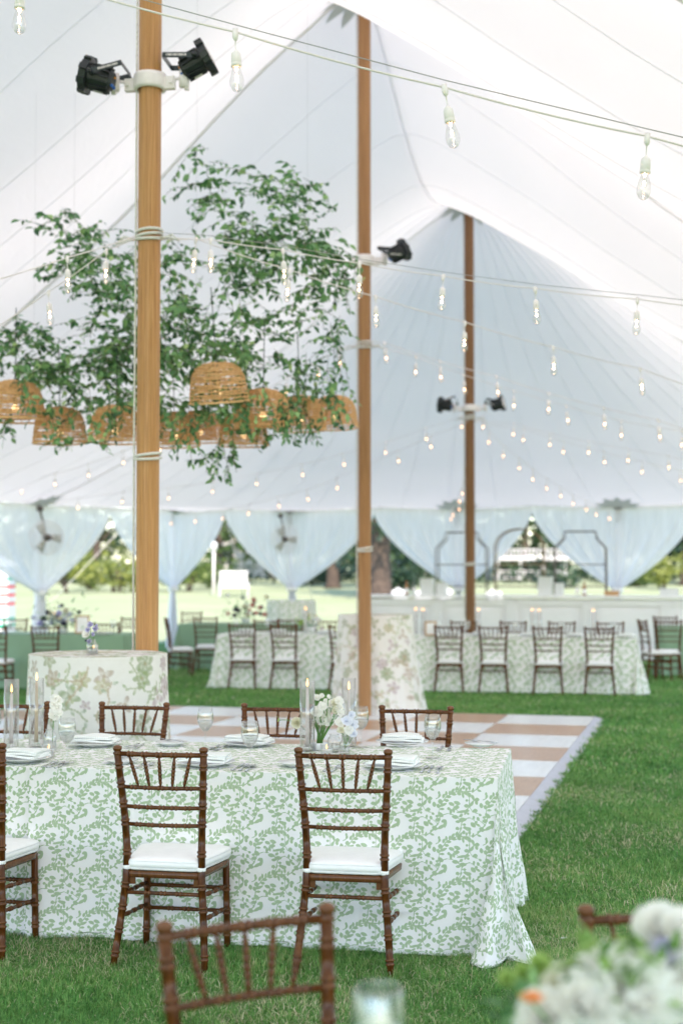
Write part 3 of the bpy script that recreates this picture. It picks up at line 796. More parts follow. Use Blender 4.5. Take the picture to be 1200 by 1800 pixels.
SV = [[(345,440),(350,350),(390,280),(440,215),(520,165),(600,140),(700,142),(800,132),(850,95),(905,50)], [(590,130),(690,165),(740,220),(736,330),(780,400),(870,425)], [(740,335),(690,385),(600,405)],
 [(620,635),(640,540),(600,490),(520,440),(450,430),(390,450)], [(640,540),(690,490),(740,475),(800,505),(840,560)], [(345,430),(360,490),(330,570),(280,615),(235,665)], [(640,30),(590,130)], [(300,245),(345,225),(345,165)], [(520,310),(560,370),(600,405)], [(700,140),(770,215),(800,250),(770,300)], [(860,500),(940,560),(890,620),(845,680)]]
TWp, THp = 610, 575; NXp, NYp = 320, 300
gx, gy = np.meshgrid(np.arange(NXp)/NXp*TWp, np.arange(NYp)/NYp*THp)
fld = np.full(gx.shape, -30.0)
for ox in (-TWp, 0, TWp):
    for oy in (-THp, 0, THp):
        for (x, y, L, W_, a) in LV:
            x0, y0 = x-300+ox, y-100+oy
            if not (-90 < x0 < TWp+90 and -90 < y0 < THp+90): continue
            c, s = math.cos(R(a)), -math.sin(R(a))
            X = (gx-x0)*c+(gy-y0)*s; Y = -(gx-x0)*s+(gy-y0)*c
            f = (1-(X/(L*.62))**2 - np.abs(Y)/(W_*.63))*W_*.42
            fld = np.maximum(fld, f)
        for pl in SV:
            for (xa, ya), (xb, yb) in zip(pl[:-1], pl[1:]):
                xa_, ya_, xb_, yb_ = xa-300+ox, ya-100+oy, xb-300+ox, yb-100+oy
                dx, dy = xb_-xa_, yb_-ya_; tt = np.clip(((gx-xa_)*dx+(gy-ya_)*dy)/(dx*dx+dy*dy), 0, 1)
                d = np.hypot(gx-xa_-tt*dx, gy-ya_-tt*dy); fld = np.maximum(fld, 6.0-d)
fld = np.clip(fld/26+.5, 0, 1)
PW, PH = .201, .190
def vine(pu, pv):
    """print value; pu right, pv up, metres"""
    fx = (pu/PW % 1)*NXp; fy = ((-pv)/PH % 1)*NYp
    i0 = np.floor(fx).astype(int); j0 = np.floor(fy).astype(int); a = fx-i0; b = fy-j0
    i0 %= NXp; j0 %= NYp; i1 = (i0+1) % NXp; j1 = (j0+1) % NYp
    return (fld[j0, i0]*(1-a)+fld[j0, i1]*a)*(1-b)+(fld[j1, i0]*(1-a)+fld[j1, i1]*a)*b

def cr(P, n):
    P = np.array(P, float); P = np.vstack([P[0]*2-P[1], P, P[-1]*2-P[-2]]); out = []
    for i in range(1, len(P)-2):
        for k in range(n):
            t = k/n; out.append(.5*((2*P[i])+(-P[i-1]+P[i+1])*t+(2*P[i-1]-5*P[i]+4*P[i+1]-P[i+2])*t*t+(-P[i-1]+3*P[i]-3*P[i+1]+P[i+2])*t**3))
    out.append(P[-2]); return np.array(out)
# horizontal section of the corner fold, in (along side normal, along front normal) for front-right corner; from front face to side face
FOLD = cr([(0, 0), (-.10, .02), (-.17, .10), (-.20, .23), (-.09, .31), (.0, .22), (.05, .08), (.10, .10), (.17, .19), (.22, .10), (.15, .0), (.05, -.06), (0, 0)], 8)
def table_cloth(name, Lx, Ly, H, sp, mat, parent, sides='FRBL', use_print=True, folds=.010, seed=0, back_sp=None, gap=0.0, fold=FOLD, flare=.03, foldk=.72, backk=.35):
    """cloth over a table top centred at origin; local x along the length, -y is the near side"""
    rs = np.random.RandomState(seed); drop = H-.006; ph = rs.rand(8)*6
    bs = back_sp or sp
    def axis(L, lo, hi, slo, shi):
        a = [np.arange(-L/2-drop, -L/2, slo)] if lo else []
        a.append(np.arange(-L/2, L/2, sp))
        a.append(np.arange(L/2, L/2+drop+shi*.5, shi) if hi else [L/2])
        return np.unique(np.round(np.concatenate(a), 5))
    A = axis(Lx, 'L' in sides, 'R' in sides, bs if not use_print else sp, sp); B = axis(Ly, 'F' in sides, 'B' in sides, sp, bs)
    a, b = np.meshgrid(A, B, indexing='ij')
    p = np.maximum(np.abs(a)-Lx/2, 0); q = np.maximum(np.abs(b)-Ly/2, 0); sx = np.sign(a); sy = np.sign(b)
    r = np.hypot(p, q); hang = np.minimum(r, drop); t = hang/drop
    X = np.clip(a, -Lx/2, Lx/2).astype(float); Y = np.clip(b, -Ly/2, Ly/2).astype(float); Z = H - hang
    corner = (p > 1e-6) & (q > 1e-6)
    th = np.arctan2(p, q)/(PI/2)            # 0: front/back face side, 1: left/right side
    idx = th*(len(fold)-1); i0 = np.clip(np.floor(idx).astype(int), 0, len(fold)-2); f = idx-i0
    fx = fold[i0, 0]*(1-f)+fold[i0+1, 0]*f; fy = fold[i0, 1]*(1-f)+fold[i0+1, 1]*f
    amp = hang*(.25+.75*t)*np.where(sy < 0, foldk, backk)
    over = np.maximum(r-drop, 0)
    # faces: gentle ripples growing downwards
    rip = (np.sin(a*7+ph[0])+.6*np.sin(a*15.3+ph[1])+.4*np.sin(a*31+ph[2]))*folds*t**1.2 + flare*t
    ripy = (np.sin(b*9+ph[3])+.7*np.sin(b*19+ph[4])+.5*np.sin(b*37+ph[5]))*folds*2.0*t**1.1 + flare*1.6*t
    rip = rip + .0022*(np.exp(-(((a+.31) % .52-.26)/.010)**2))*np.minimum(t*4, 1)
    wf = np.where(corner, 1-th, (q > 0)*1.0); ws = np.where(corner, th, (p > 0)*1.0)
    Y += sy*wf*rip; X += sx*ws*ripy
    X += np.where(corner, sx*fx*(amp+over*.35), 0); Y += np.where(corner, sy*fy*(amp+over*.35), 0)
    Z = np.where(over > 0, .012+.018*np.abs(np.sin(th*9))*np.minimum(over*12, 1), Z)
    # rounded edge and slight surface unevenness
    rr = .006
    Z += np.where(r < 1e-6, .0012*np.sin(a*13+ph[6])*np.sin(b*11+ph[7]), 0)
    hemv = .010*np.sin(a*5+ph[2])*np.sin(b*4+ph[1]); Z = np.where((t > .97) & ~(over > 0), np.maximum(Z + np.abs(hemv), .006), Z)
    V = np.stack([X, Y, Z], -1).reshape(-1, 3)
    at_ = {}
    if use_print:
        pu = a + .02; pv = b + Ly/2 + .045
        # on the right skirt the print runs on over the edge; turn it upright
        right = (p > 0) & (q == 0)
        pr = vine(pu, pv)
        pr2 = vine(b+.03, -p*sx*sx + .045)
        pr = np.where(right, pr2, pr)
        at_['print'] = pr.ravel()
    o = npmesh(name, V, grid_faces(len(A), len(B)), mat, at_, parent=parent)
    return o
def draped_table(label, corner, yaw, Lx, Ly, H, sp, mat, sides='FRBL', use_print=True, group=None, which='R', **kw):
    """corner: world position of the near right (which='R') or near left table-top corner"""
    sgn = 1 if which == 'R' else -1
    off = Matrix.Rotation(yaw, 3, 'Z') @ Vector((sgn*Lx/2, -Ly/2, 0)); c = Vector((corner[0], corner[1], 0))-off
    t = thing('draped_table', label, 'table', (c.x, c.y, 0), yaw, group)
    table_cloth('tablecloth', Lx, Ly, H, sp, mat, t, sides, use_print, **kw)
    mb = MB(); mb.box((0, 0, H-.02), (Lx-.02, Ly-.02, .025)); mb.build('tabletop', M['oak'], t, smooth=False)
    return t
TH = .76
YT = R(-9.8)
fc = (.665, 6.10)
front = draped_table('long front table under a white cloth with green vine print', fc, YT, 2.10, 1.04, TH, .0042, M['vine_cloth'], sides='FRB', back_sp=.04, seed=3, folds=.015, flare=.016)
lc = Vector((fc[0], fc[1], 0)) - Matrix.Rotation(YT, 3, 'Z') @ Vector((2.10+.004, -.012, 0))
draped_table('end of a second vine print table butted against the left end of the front table', (lc.x, lc.y), YT, 1.3, 1.04, TH-.004, .005, M['vine_cloth'], sides='FB', back_sp=.04, seed=5, folds=.005, flare=.008)
# helper to find spots on the front table: local coordinates (x along, y depth) from near right corner
def ft(lx, ly): 
    v = Matrix.Rotation(YT, 3, 'Z') @ Vector((lx, ly, 0)); return Vector((fc[0]+v.x, fc[1]+v.y, TH+.003))
def on_table(px, py, z=TH):
    p = gnd(px, py, z); p.z = z+.003; return p
# far tables
draped_table('far right banquet table under green vine print, four chairs along its near side', (3.93, 19.0), R(-11), 3.1, 1.0, TH, .016, M['vine_cloth'], folds=.02, seed=9, back_sp=.05, flare=.05, foldk=.45, backk=.3)
draped_table('far left banquet table under green vine print behind the tall floral table', (-1.76, 20.15), R(-11.5), 2.45, 1.0, TH, .016, M['vine_cloth'], folds=.016, seed=10, back_sp=.05, which='L', flare=.05, foldk=.45, backk=.3)
draped_table('long table under plain sage green cloth at the left edge', (-3.02, 19.75), R(-8), 3.4, 1.0, TH, .03, M['sage'], use_print=False, folds=.022, seed=12)
draped_table('small table under sage green cloth left of the far left vine table', (-2.75, 24.0), R(-10), 2.2, .9, TH, .03, M['sage'], use_print=False, folds=.022, seed=13, which='L')
draped_table('table under sage green cloth at the far right frame edge', (5.05, 22.6), R(-10), 2.4, 1.0, TH, .03, M['sage'], use_print=False, folds=.022, seed=14, which='L')

# tall round tables with floral cloth
def floral_paint(S_, Zc, seed):
    rs = np.random.RandomState(seed); col = np.ones(S_.shape+(3,))*np.array([.88, .86, .83])
    per = S_.max()
    pal = [((.36, .42, .24), .16), ((.50, .54, .34), .14), ((.66, .52, .56), .18), ((.62, .50, .38), .12), ((.70, .66, .42), .14), ((.64, .52, .42), .12), ((.40, .50, .26), .14)]
    cols = np.array([c for c, _ in pal]); pw = np.array([w_ for _, w_ in pal]); pw /= pw.sum()
    def blob(x, y, L, W_, a, c, al, outline=False):
        nonlocal col
        d = S_-x; d = (d+per/2) % per-per/2; e = Zc-y
        X = d*math.cos(a)+e*math.sin(a); Y = -d*math.sin(a)+e*math.cos(a)
        f = 1-(X/L)**2-(np.abs(Y)/W_)**1.5
        if outline: m = np.clip(1-np.abs(f)*3.2, 0, 1)*al
        else: m = np.clip(f*4, 0, 1)*al*(.70+.30*np.sin(X*90+Y*60))
        col = col*(1-m[..., None])+np.array(c)*m[..., None]
    for q_ in range(126):       # large flower heads built of petals
        x, y = ((q_ % 18)+rs.rand()*.9)*per/18, ((q_//18)+rs.rand()*.9)*1.15/7; c = cols[rs.choice(len(cols), p=pw)]; r = .022+.034*rs.rand(); n = rs.randint(3, 8); a0 = rs.rand()*6
        for k in range(n):
            a = a0+k*2*PI/n; blob(x+math.cos(a)*r*.7, y+math.sin(a)*r*.7, r*.8, r*.42, a, c*.8, .85); 
            if rs.rand() < .6: blob(x+math.cos(a)*r*.7, y+math.sin(a)*r*.7, r*.8, r*.42, a, c*.6, .5, True)
        blob(x, y, r*.3, r*.3, 0, (.55, .42, .28), .6)
    for q_ in range(60):       # curling stems with leaves
        x, y = ((q_ % 12)+rs.rand())*per/12, ((q_//12)+rs.rand())*1.15/5; a = rs.rand()*6; c = (.50, .38, .24) if rs.rand() < .55 else (.36, .42, .22)
        lc_ = ((.30, .40, .16), (.46, .52, .26), (.34, .44, .28))[rs.randint(3)]
        for k in range(14):
            a += rs.normal(0, .3)+.08; x += math.cos(a)*.02; y += math.sin(a)*.02; blob(x, y, .016, .0075, a, c, .8)
            if k % 3 == 1:
                s = 1 if k % 2 else -1; blob(x+math.cos(a+s)*.025, y+math.sin(a+s)*.025, .024, .011, a+s, lc_, .75)
    return col
def highboy(label, c, H, r0, seed, kind='floral', flare=.10, lobes=7, n=460, nz=150, side=0, group='tall round cocktail tables'):
    t = thing('cocktail_table', label, 'table', (c[0], c[1], 0), 0, group)
    th = np.linspace(0, 2*PI, n, endpoint=True); rs = np.random.RandomState(seed)
    zt = np.linspace(0, 1, nz)
    T, Z_ = np.meshgrid(th, zt, indexing='ij'); d = Z_
    fold = (np.sin(T*lobes+seed)+.5*np.sin(T*(lobes*2+1)+seed*2)+.3*np.sin(T*(lobes*3+2)))
    Rr = r0 + flare*d**1.2 + .028*fold*d**1.1 + side*np.clip(np.cos(T+.2), 0, 1)*d**2
    X = Rr*np.cos(T); Y = Rr*np.sin(T); Zz = np.maximum(H-d*(H-.006), .006)
    col = floral_paint(T*r0, Z_*H, seed) if kind == 'floral' else None
    V = np.stack([X, Y, Zz], -1).reshape(-1, 3); at_ = {}; cc = {}
    if kind == 'floral': cc = {'floral': col.reshape(-1, 3)}; mat = M['floral']
    else: at_ = {'print': vine(T*r0, -Z_*H).ravel()}; mat = M['vine_cloth']
    npmesh('tablecloth', V, grid_faces(n, nz), mat, at_, cc, parent=t)
    # top disc
    nr = 40; rr = np.linspace(0.0, 1, nr); T2, R2 = np.meshgrid(th, rr, indexing='ij'); q = np.clip((R2-.97)/.03, 0, 1)
    V = np.stack([R2*r0*np.cos(T2), R2*r0*np.sin(T2), H+.001-.001*q], -1).reshape(-1, 3)
    if kind == 'floral':
        xx = R2*r0*np.cos(T2)+.6; yy = R2*r0*np.sin(T2)+.55; cc = {'floral': floral_paint(xx, yy, seed+3).reshape(-1, 3)}
    else: at_ = {'print': vine(R2*np.cos(T2)*r0, R2*np.sin(T2)*r0).ravel()}
    npmesh('cloth_top', V, grid_faces(n, nr), mat, at_, cc, parent=t)
    return t
highboy('tall round table under pastel floral cloth before the nearest pole', (-1.545, 9.08), 1.12, .435, 4, flare=.07, lobes=6)
highboy('tall round table under pastel floral cloth behind the middle pole', (.40, 16.68), 1.14, .44, 6, flare=.05, lobes=7, side=.10, n=320, nz=110)
highboy('tall round table under green vine print before the gathered curtain', (-.95, 27.0), 1.10, .46, 8, 'vine', flare=.05, n=160, nz=60)

# ------------------------------------------------------------------ tableware
def make_plate(r, label, cat='plate', group=None):
    t = thing('dinner_plate' if r > .1 else 'bread_plate', label, cat, (0, 0, 0), 0, group)
    mb = MB(); mb.lathe([(0, .004), (r*.6, .004), (r*.68, .006), (r*.98, .0165), (r, .018), (r*.995, .0195), (r*.66, .0085), (r*.58, .007), (0, .007)], 40)
    mb.build('dish', M['china'], t)
    mb = MB(); mb.lathe([(r*.5, 0), (r*.52, 0), (r*.52, .005), (r*.5, .005)], 32); mb.build('foot_ring', M['china'], t)
    return t
def make_napkin():
    t = thing('folded_napkin', 'x', 'napkin', (0, 0, 0), 0, 'striped napkins folded on the plates')
    for k in range(3):
        mb = MB(); nx, ny = 14, 12; vs = []
        w_, d_ = .215-.012*k, .135-.006*k
        for s_ in (0, 1):
            for i in range(nx):
                for j in range(ny):
                    x = (i/(nx-1)-.5)*w_; y = (j/(ny-1)-.5)*d_
                    z = .0105*k+.0085*s_+.003+.0035*math.sin(x*26+k)*math.sin(y*30+k*2)
                    z += .004*(1-(2*i/(nx-1)-1)**2)
                    z -= .045*max(0, abs(x)-.095)*(1 if k == 0 else .4)+.05*max(0, -y-.055)
                    a = (.05*k-.05); vs.append((x*math.cos(a)-y*math.sin(a)+.004*k+.25*y*.3, x*math.sin(a)+y*math.cos(a)+.004*k, z))
        N = nx*ny; fs = []
        for s_ in (0, 1):
            for i in range(nx-1):
                for j in range(ny-1):
                    a = s_*N+i*ny+j; f = (a, a+ny, a+ny+1, a+1); fs.append(f if s_ else f[::-1])
        rim = [i*ny for i in range(nx)] + [(nx-1)*ny+j for j in range(1, ny)] + [i*ny+ny-1 for i in range(nx-2, -1, -1)] + [j for j in range(ny-2, 0, -1)]
        for a, b in zip(rim, rim[1:]+rim[:1]): fs.append((a, b, b+N, a+N))
        mb.add(vs, fs); mb.build('fold', M['napkin'], t)
    return t
def cutlery(kind, label):
    t = thing(kind, label, kind, (0, 0, 0), 0, f'silver {kind}s on the front table'); L = .19
    mb = MB(); mb.tube([(0, -.095, .003), (0, -.07, .003), (0, -.02, .004), (0, .02, .006)], [.0065, .006, .0035, .0028], 8, flat=.5); mb.build('handle', M['silver'], t)
    mb = MB()
    if kind == 'fork':
        mb.box((0, .034, .0065), (.020, .028, .002))
        for k in range(4): mb.box((-.0081+k*.0054, .068, .0075), (.0026, .044, .0018))
        nm = 'tines'
    elif kind == 'knife':
        mb.tube([(0, .018, .005), (.001, .05, .005), (.001, .09, .005), (-.001, .112, .005)], [.004, .009, .009, .001], 8, flat=.15); nm = 'blade'
    else:
        vs = []; n = 14
        for rr in (0, .5, 1):
            for j in range(n):
                q = 2*PI*j/n; vs.append((rr*.018*math.cos(q), .045+rr*.028*math.sin(q), .003+.006*rr*rr))
        mb.add(vs, [(k*n+j, k*n+(j+1) % n, (k+1)*n+(j+1) % n, (k+1)*n+j) for k in range(2) for j in range(n)]); nm = 'bowl'
    mb.build(nm, M['silver'], t); return t
def make_goblet():
    t = thing('water_goblet', 'x', 'wine glass', (0, 0, 0), 0, 'stemmed water glasses on the front table')
    prof = [(.034, .0), (.034, .0015), (.012, .004), (.0042, .012), (.0038, .06), (.0045, .078), (.012, .086), (.028, .104), (.038, .128), (.0405, .15), (.0385, .175), (.034, .202)]
    inner = [(.0328, .202), (.0372, .175), (.039, .15), (.0365, .128), (.0265, .106), (.011, .089), (0, .086)]
    mb = MB(); mb.lathe([(0, 0)]+prof+inner, 28); mb.build('bowl_and_stem', M['glass'], t)
    mb = MB(); mb.lathe([(0, .0875), (.010, .090), (.0255, .107), (.0355, .129), (.0372, .137), (0, .137)], 28); mb.build('water', M['water'], t)
    return t
def make_cyl(h=.34, r=.037):
    t = thing('glass_candle_cylinder', 'x', 'candle holder', (0, 0, 0), 0, 'tall clear glass cylinders around taper candles')
    mb = MB(); mb.lathe([(0, .0), (r, .0), (r, h), (r-.0022, h), (r-.0022, .006), (0, .006)], 30); mb.build('tube', M['glass'], t)
    mb = MB(); mb.lathe([(.018, .006), (.02, .012), (.014, .03), (.0105, .03), (.0105, .008)], 16); mb.build('candle_cup', M['glass'], t)
    return t
def make_taper(mat, h, label):
    t = thing('taper_candle', label, 'candle', (0, 0, 0), 0, 'lit taper candles')
    mb = MB(); mb.tube([(0, 0, .01), (0, 0, h*.5), (0, 0, h-.01), (0, 0, h)], [.0105, .009, .0075, .003], 14); mb.build('wax', mat, t)
    mb = MB(); mb.tube([(0, 0, h-.002), (.001, 0, h+.008)], .0012, 6); mb.build('wick', M['wick'], t)
    mb = MB(); mb.lathe([(0, h+.003), (.0045, h+.010), (.0055, h+.017), (.0035, h+.030), (.0012, h+.042), (0, h+.046)], 12); mb.build('flame', M['flame'], t)
    return t
gob = make_goblet(); gob.location = on_table(439, 1348); gob['label'] = 'near row water glass just left of the right front chair'
goblets = [(118, 1341, 'near row water glass beside the left candle votive'), (760, 1333, 'near row water glass right of the right front chair, by the forks'),
           (361, 1317, 'far row water glass between the two front chairs'), (634, 1314, 'far row water glass right of the flower centrepiece'), (-12, 1318, 'far row water glass at the left frame edge')]
for px, py, lb in goblets: dup(gob, lb, on_table(px, py))
dp = make_plate(.135, 'x', group='white dinner plates on the front table')
np_ = make_napkin()
settings = [(40, 1338, 0, 'at the left end of the near row', -8), (361, 1346, 0, 'behind the left front chair', 4), (690, 1351, 0, 'behind the right front chair', 0),
            (168, 1311, 1, 'on the far side before the left floral table', 6), (438, 1311, 1, 'on the far side left of the flower centrepiece', -6), (707, 1309, 1, 'on the far side right of the flower centrepiece', 10)]
first = True
for px, py, far, where, rot in settings:
    p = on_table(px, py)
    if first: dp.location = p; dp['label'] = f'white dinner plate {where}'; o = dp
    else: dup(dp, f'white dinner plate {where}', p)
    q = p+Vector((.0, -.004, .017))
    if first: np_.location = q; np_.rotation_euler = (0, 0, YT+R(rot)); np_['label'] = f'pale striped napkin on the plate {where}'
    else: dup(np_, f'pale striped napkin on the plate {where}', q, YT+R(rot)+(PI if far else 0))
    first = False
# a smaller plate under each napkin
bp = make_plate(.082, 'small white bread plate near the left front chair, left of its back', group='small bread plates'); bp.location = on_table(213, 1342)
dup(bp, 'small white bread plate behind the left post of the right front chair', on_table(520, 1347))
dup(bp, 'small white bread plate on the far side behind the left front chair', on_table(302, 1311))
dup(bp, 'small white bread plate at the far right corner of the table', on_table(845, 1313))
bk = dict((k, cutlery(k, 'x')) for k in ('fork', 'knife', 'spoon')); used = set()
def cut(kind, px, py, rot, label):
    p = on_table(px, py); src = bk[kind]
    if kind not in used: used.add(kind); src.location = p; src.rotation_euler = (0, 0, YT+R(rot)); src['label'] = label; return
    dup(src, label, p, YT+R(rot))
for k, (px, py, kind, rot, lb) in enumerate([
    (88, 1345, 'knife', 2, 'knife right of the leftmost plate on the near row'), (98, 1346, 'knife', -2, 'second knife right of the leftmost near plate'), (110, 1347, 'spoon', 2, 'spoon right of the leftmost near plate'),
    (250, 1347, 'fork', -3, 'outer fork left of the plate behind the left front chair'), (263, 1348, 'fork', 3, 'inner fork left of the plate behind the left front chair'),
    (418, 1350, 'knife', -2, 'knife right of the plate behind the left front chair'), (428, 1351, 'knife', 3, 'outer knife near the water glass left of the right front chair'), (440, 1352, 'spoon', 1, 'spoon near the water glass left of the right front chair'),
    (575, 1352, 'fork', 2, 'outer fork left of the plate behind the right front chair'), (590, 1353, 'fork', -3, 'inner fork left of the plate behind the right front chair'),
    (745, 1354, 'knife', -2, 'inner knife right of the plate behind the right front chair'), (756, 1354, 'knife', 1, 'outer knife right of the plate behind the right front chair'), (771, 1355, 'spoon', 2, 'spoon right of the plate behind the right front chair'),
    (232, 1313, 'fork', 176, 'left fork of the far setting behind the left front chair'), (244, 1314, 'fork', 183, 'right fork of the far setting behind the left front chair'),
    (773, 1318, 'fork', 178, 'left fork of the far right setting by the water glass'), (790, 1318, 'fork', 183, 'right fork of the far right setting near the table corner'),
    (390, 1316, 'knife', 178, 'knife of the far setting right of the far water glass'), (378, 1316, 'spoon', 183, 'spoon of the far setting beside the far water glass'),
    (845, 1311, 'knife', 60, 'butter knife lying across the corner bread plate'), (302, 1309, 'knife', 55, 'butter knife lying across the far bread plate'), (222, 1340, 'knife', 50, 'butter knife on the bread plate left of the left front chair')]):
    cut(kind, px, py, rot, lb)
    if 'bread plate' in lb: pass
for o in [o for o in bpy.data.objects if o.get('category') == 'knife' and 'bread plate' in o.get('label', '')]: o.location.z += .017
cyl = make_cyl()
tapers = {}
cds = [(20, 1315, M['wax_pink'], .262, 'leftmost glass cylinder', 'pinkish taper in the leftmost glass cylinder'), (64, 1312, M['wax_tan'], .345-.03, 'glass cylinder left of the white orchid', 'beige taper in the cylinder left of the white orchid'),
       (540, 1320, M['wax_pink'], .300, 'glass cylinder left of the flower centrepiece', 'blush taper in the cylinder left of the flower centrepiece'), (613, 1312, M['wax_pink'], .270, 'glass cylinder right of the flower centrepiece', 'blush taper in the cylinder right of the flower centrepiece')]
for k, (px, py, mt, h, l1, l2) in enumerate(cds):
    p = on_table(px, py)
    if k == 0: cyl.location = p; cyl['label'] = 'tall clear '+l1
    else: dup(cyl, 'tall clear '+l1, p)
    t = make_taper(mt, h, l2); t.location = p+Vector((0, 0, .008))

# ------------------------------------------------------------------ flowers
def petal_patch(mb, base, d, up, L, W_, cup=.3, n=3):
    """petal from base along d, cupped towards up"""
    d = Vector(d).normalized(); up = Vector(up); s = d.cross(up); s = s.normalized() if s.length > 1e-6 else Vector((1, 0, 0)); nn = s.cross(d)
    vs = []
    for i in range(4):
        f = i/3; wv = W_*(.25, .85, 1.0, .45)[i]
        c = Vector(base)+d*(L*f)+nn*(cup*L*f*f)
        for j in (-1, 0, 1): vs.append(c + s*(wv/2*j) + nn*(abs(j)*W_*.12*f))
    fs = []
    for i in range(3):
        for j in range(2): a = i*3+j; fs.append((a, a+1, a+4, a+3))
    mb.add(vs, fs)
def bloom(parent, c, r, mat, axis=(0, -.5, .8), layers=4, rnd=None, name='blossom'):
    rnd = rnd or random; ax = Vector(axis).normalized(); a = ax.orthogonal().normalized(); b = ax.cross(a)
    mb = MB()
    big = r > .055
    if big: layers = 5
    for l in range(layers):
        f = l/max(1, layers-1); n = (8+l*3) if big else 6+l*2; el = R(80-66*f)
        for k in range(n):
            q = 2*PI*k/n+l*.5+rnd.uniform(-.15, .15); e = el+rnd.uniform(-.1, .1)
            h = a*math.cos(q)+b*math.sin(q); d = h*math.cos(e)+ax*math.sin(e)
            petal_patch(mb, Vector((0, 0, 0)), d, ax, r*(.55+.45*f)*rnd.uniform(.9, 1.1), r*((.5+.35*f) if not big else rnd.uniform(.26, .40)), cup=.25 if not big else rnd.uniform(.05, .5))
    o = mb.build(name, mat, parent); o.location = c; return o
def sprig(parent, A, B, mat, r=.0018, bend=(0, 0, 0)):
    A, B = Vector(A), Vector(B); mid = (A+B)/2+Vector(bend); mb = MB()
    mb.tube([A, A.lerp(mid, .6)*.5+mid*.5 if False else (A+mid)/2, mid, (B+mid)/2+Vector(bend)*.15, B], r, 6); return mb.build('stem', mat, parent)
def leafpatch(parent, c, d, L, W_, mat=None, name='leaf'):
    mb = MB(); petal_patch(mb, (0, 0, 0), d, (0, 0, 1), L, W_, -.15); me = mb.mesh(name, mat or M['bouquet_leaf'])
    a = me.attributes.new('tint', 'FLOAT', 'POINT'); v = random.random(); a.data.foreach_set('value', [v]*len(me.vertices))
    o = bpy.data.objects.new(name, me); COL.objects.link(o); o.parent = parent; o.location = c; return o
def vase(label, p, h=.09, r=.03, group='clear glass bud vases'):
    t = thing('bud_vase', label, 'vase', p, 0, group)
    mb = MB(); mb.lathe([(0, 0), (r, .002), (r*1.02, h*.6), (r*.85, h*.8), (r*.6, h*.88), (r*.72, h), (r*.66, h), (r*.52, h*.88), (r*.78, h*.79), (r*.93, h*.6), (r*.92, .01), (0, .01)], 24); mb.build('glass_body', M['glass'], t)
    mb = MB(); mb.lathe([(0, .011), (r*.91, .011), (r*.92, h*.45), (0, h*.45)], 24); mb.build('water', M['water'], t)
    return t
def votive(label, p, group='small votive candles'):
    t = thing('votive_candle', label, 'candle', p, 0, group)
    mb = MB(); mb.lathe([(0, 0), (.028, 0), (.031, .055), (.029, .055), (.026, .006), (0, .006)], 22); mb.build('cup', M['glass'], t)
    mb = MB(); mb.lathe([(0, .007), (.0255, .007), (.027, .03), (0, .031)], 20); mb.build('wax', M['wax_white'], t)
    mb = MB(); mb.lathe([(0, .033), (.003, .038), (.0035, .044), (0, .056)], 8); mb.build('flame', M['flame'], t)
    return t
rnd = random.Random(5)
# centrepiece: low white pot with sweet pea like blossoms
cp = on_table(562, 1318)
t = thing('flower_pot', 'low white ceramic pot holding the white flowers at the table centre', 'pot', cp)
mb = MB(); mb.lathe([(0, 0), (.042, 0), (.048, .03), (.045, .034), (.04, .03), (0, .026)], 26); mb.build('bowl', M['china'], t)
fl = thing('flower_arrangement', 'white sweet pea blossoms on fresh green stems between the two candle cylinders', 'flowers', cp+Vector((0, 0, .028)))
k = 2.70/1000                          # metres per photograph pixel at this depth
heads = [(555, 1225, .016), (566, 1222, .013), (577, 1222, .011), (572, 1232, .015), (558, 1250, .026), (567, 1240, .022), (553, 1250, .018), (588, 1236, .024), (596, 1232, .022), (600, 1243, .022), (590, 1248, .018), (582, 1238, .02), (576, 1252, .028), (567, 1264, .026), (581, 1267, .022), (598, 1251, .018), (574, 1272, .012)]
base_px = 557
for (hx, hy, r) in heads:
    c = Vector(((hx-562)*k, rnd.uniform(-.03, .03), (1318-hy)*k-.028))
    bloom(fl, c, r*1.25, M['petal_white'] if rnd.random() < .85 else M['petal_cream'], (rnd.uniform(-.6, .6), -.8, rnd.uniform(0, .6)), 2, rnd)
    if hy < 1262: sprig(fl, (rnd.uniform(-.012, .012), rnd.uniform(-.01, .01), 0), c, M['stem'], .0022, (rnd.uniform(-.01, .02), 0, .01))
for q in range(7): sprig(fl, (rnd.uniform(-.015, .015), 0, -.01), (rnd.uniform(-.03, .07), rnd.uniform(-.02, .02), rnd.uniform(.08, .16)), M['stem'], .003)
for q in range(10): leafpatch(fl, (rnd.uniform(-.03, .05), rnd.uniform(-.02, .02), rnd.uniform(.06, .22)), (rnd.uniform(-1, 1), rnd.uniform(-.6, .2), rnd.uniform(-.2, .8)), .03, .009)
# side sprig reaching left with a white bloom and green buds
f2 = thing('flower_sprig', 'white bloom with green buds reaching left from a small vase at the centre', 'flowers', on_table(548, 1316)+Vector((0, 0, .01)))
b0 = Vector(((521-548)*k, -.02, (1316-1273)*k)); bloom(f2, b0, .032, M['petal_cream'], (-.2, -1, .2), 3, rnd)
sprig(f2, (0, 0, 0), b0, M['stem'], .002, (.005, 0, .02)); b1 = Vector(((488-548)*k, -.02, (1316-1268)*k)); sprig(f2, b0, b1, M['stem'], .0018, (0, 0, .008))
bloom(f2, b1, .012, M['petal_green'], (-1, 0, .3), 2, rnd)
for q in range(4): leafpatch(f2, b0.lerp(b1, .3+.2*q), (-.6, 0, .9 if q % 2 else -.4), .03, .008)
v1 = vase('clear bud vase right of the white centrepiece pot', on_table(587, 1322), .085, .033)
v2 = vase('clear bud vase with pale blue blossoms left of the far water glass', on_table(606, 1326), .075, .024)
f3 = thing('flower_sprig', 'pale blue and white blossoms in the bud vases left of the far water glass', 'flowers', on_table(606, 1326)+Vector((0, 0, .02)))
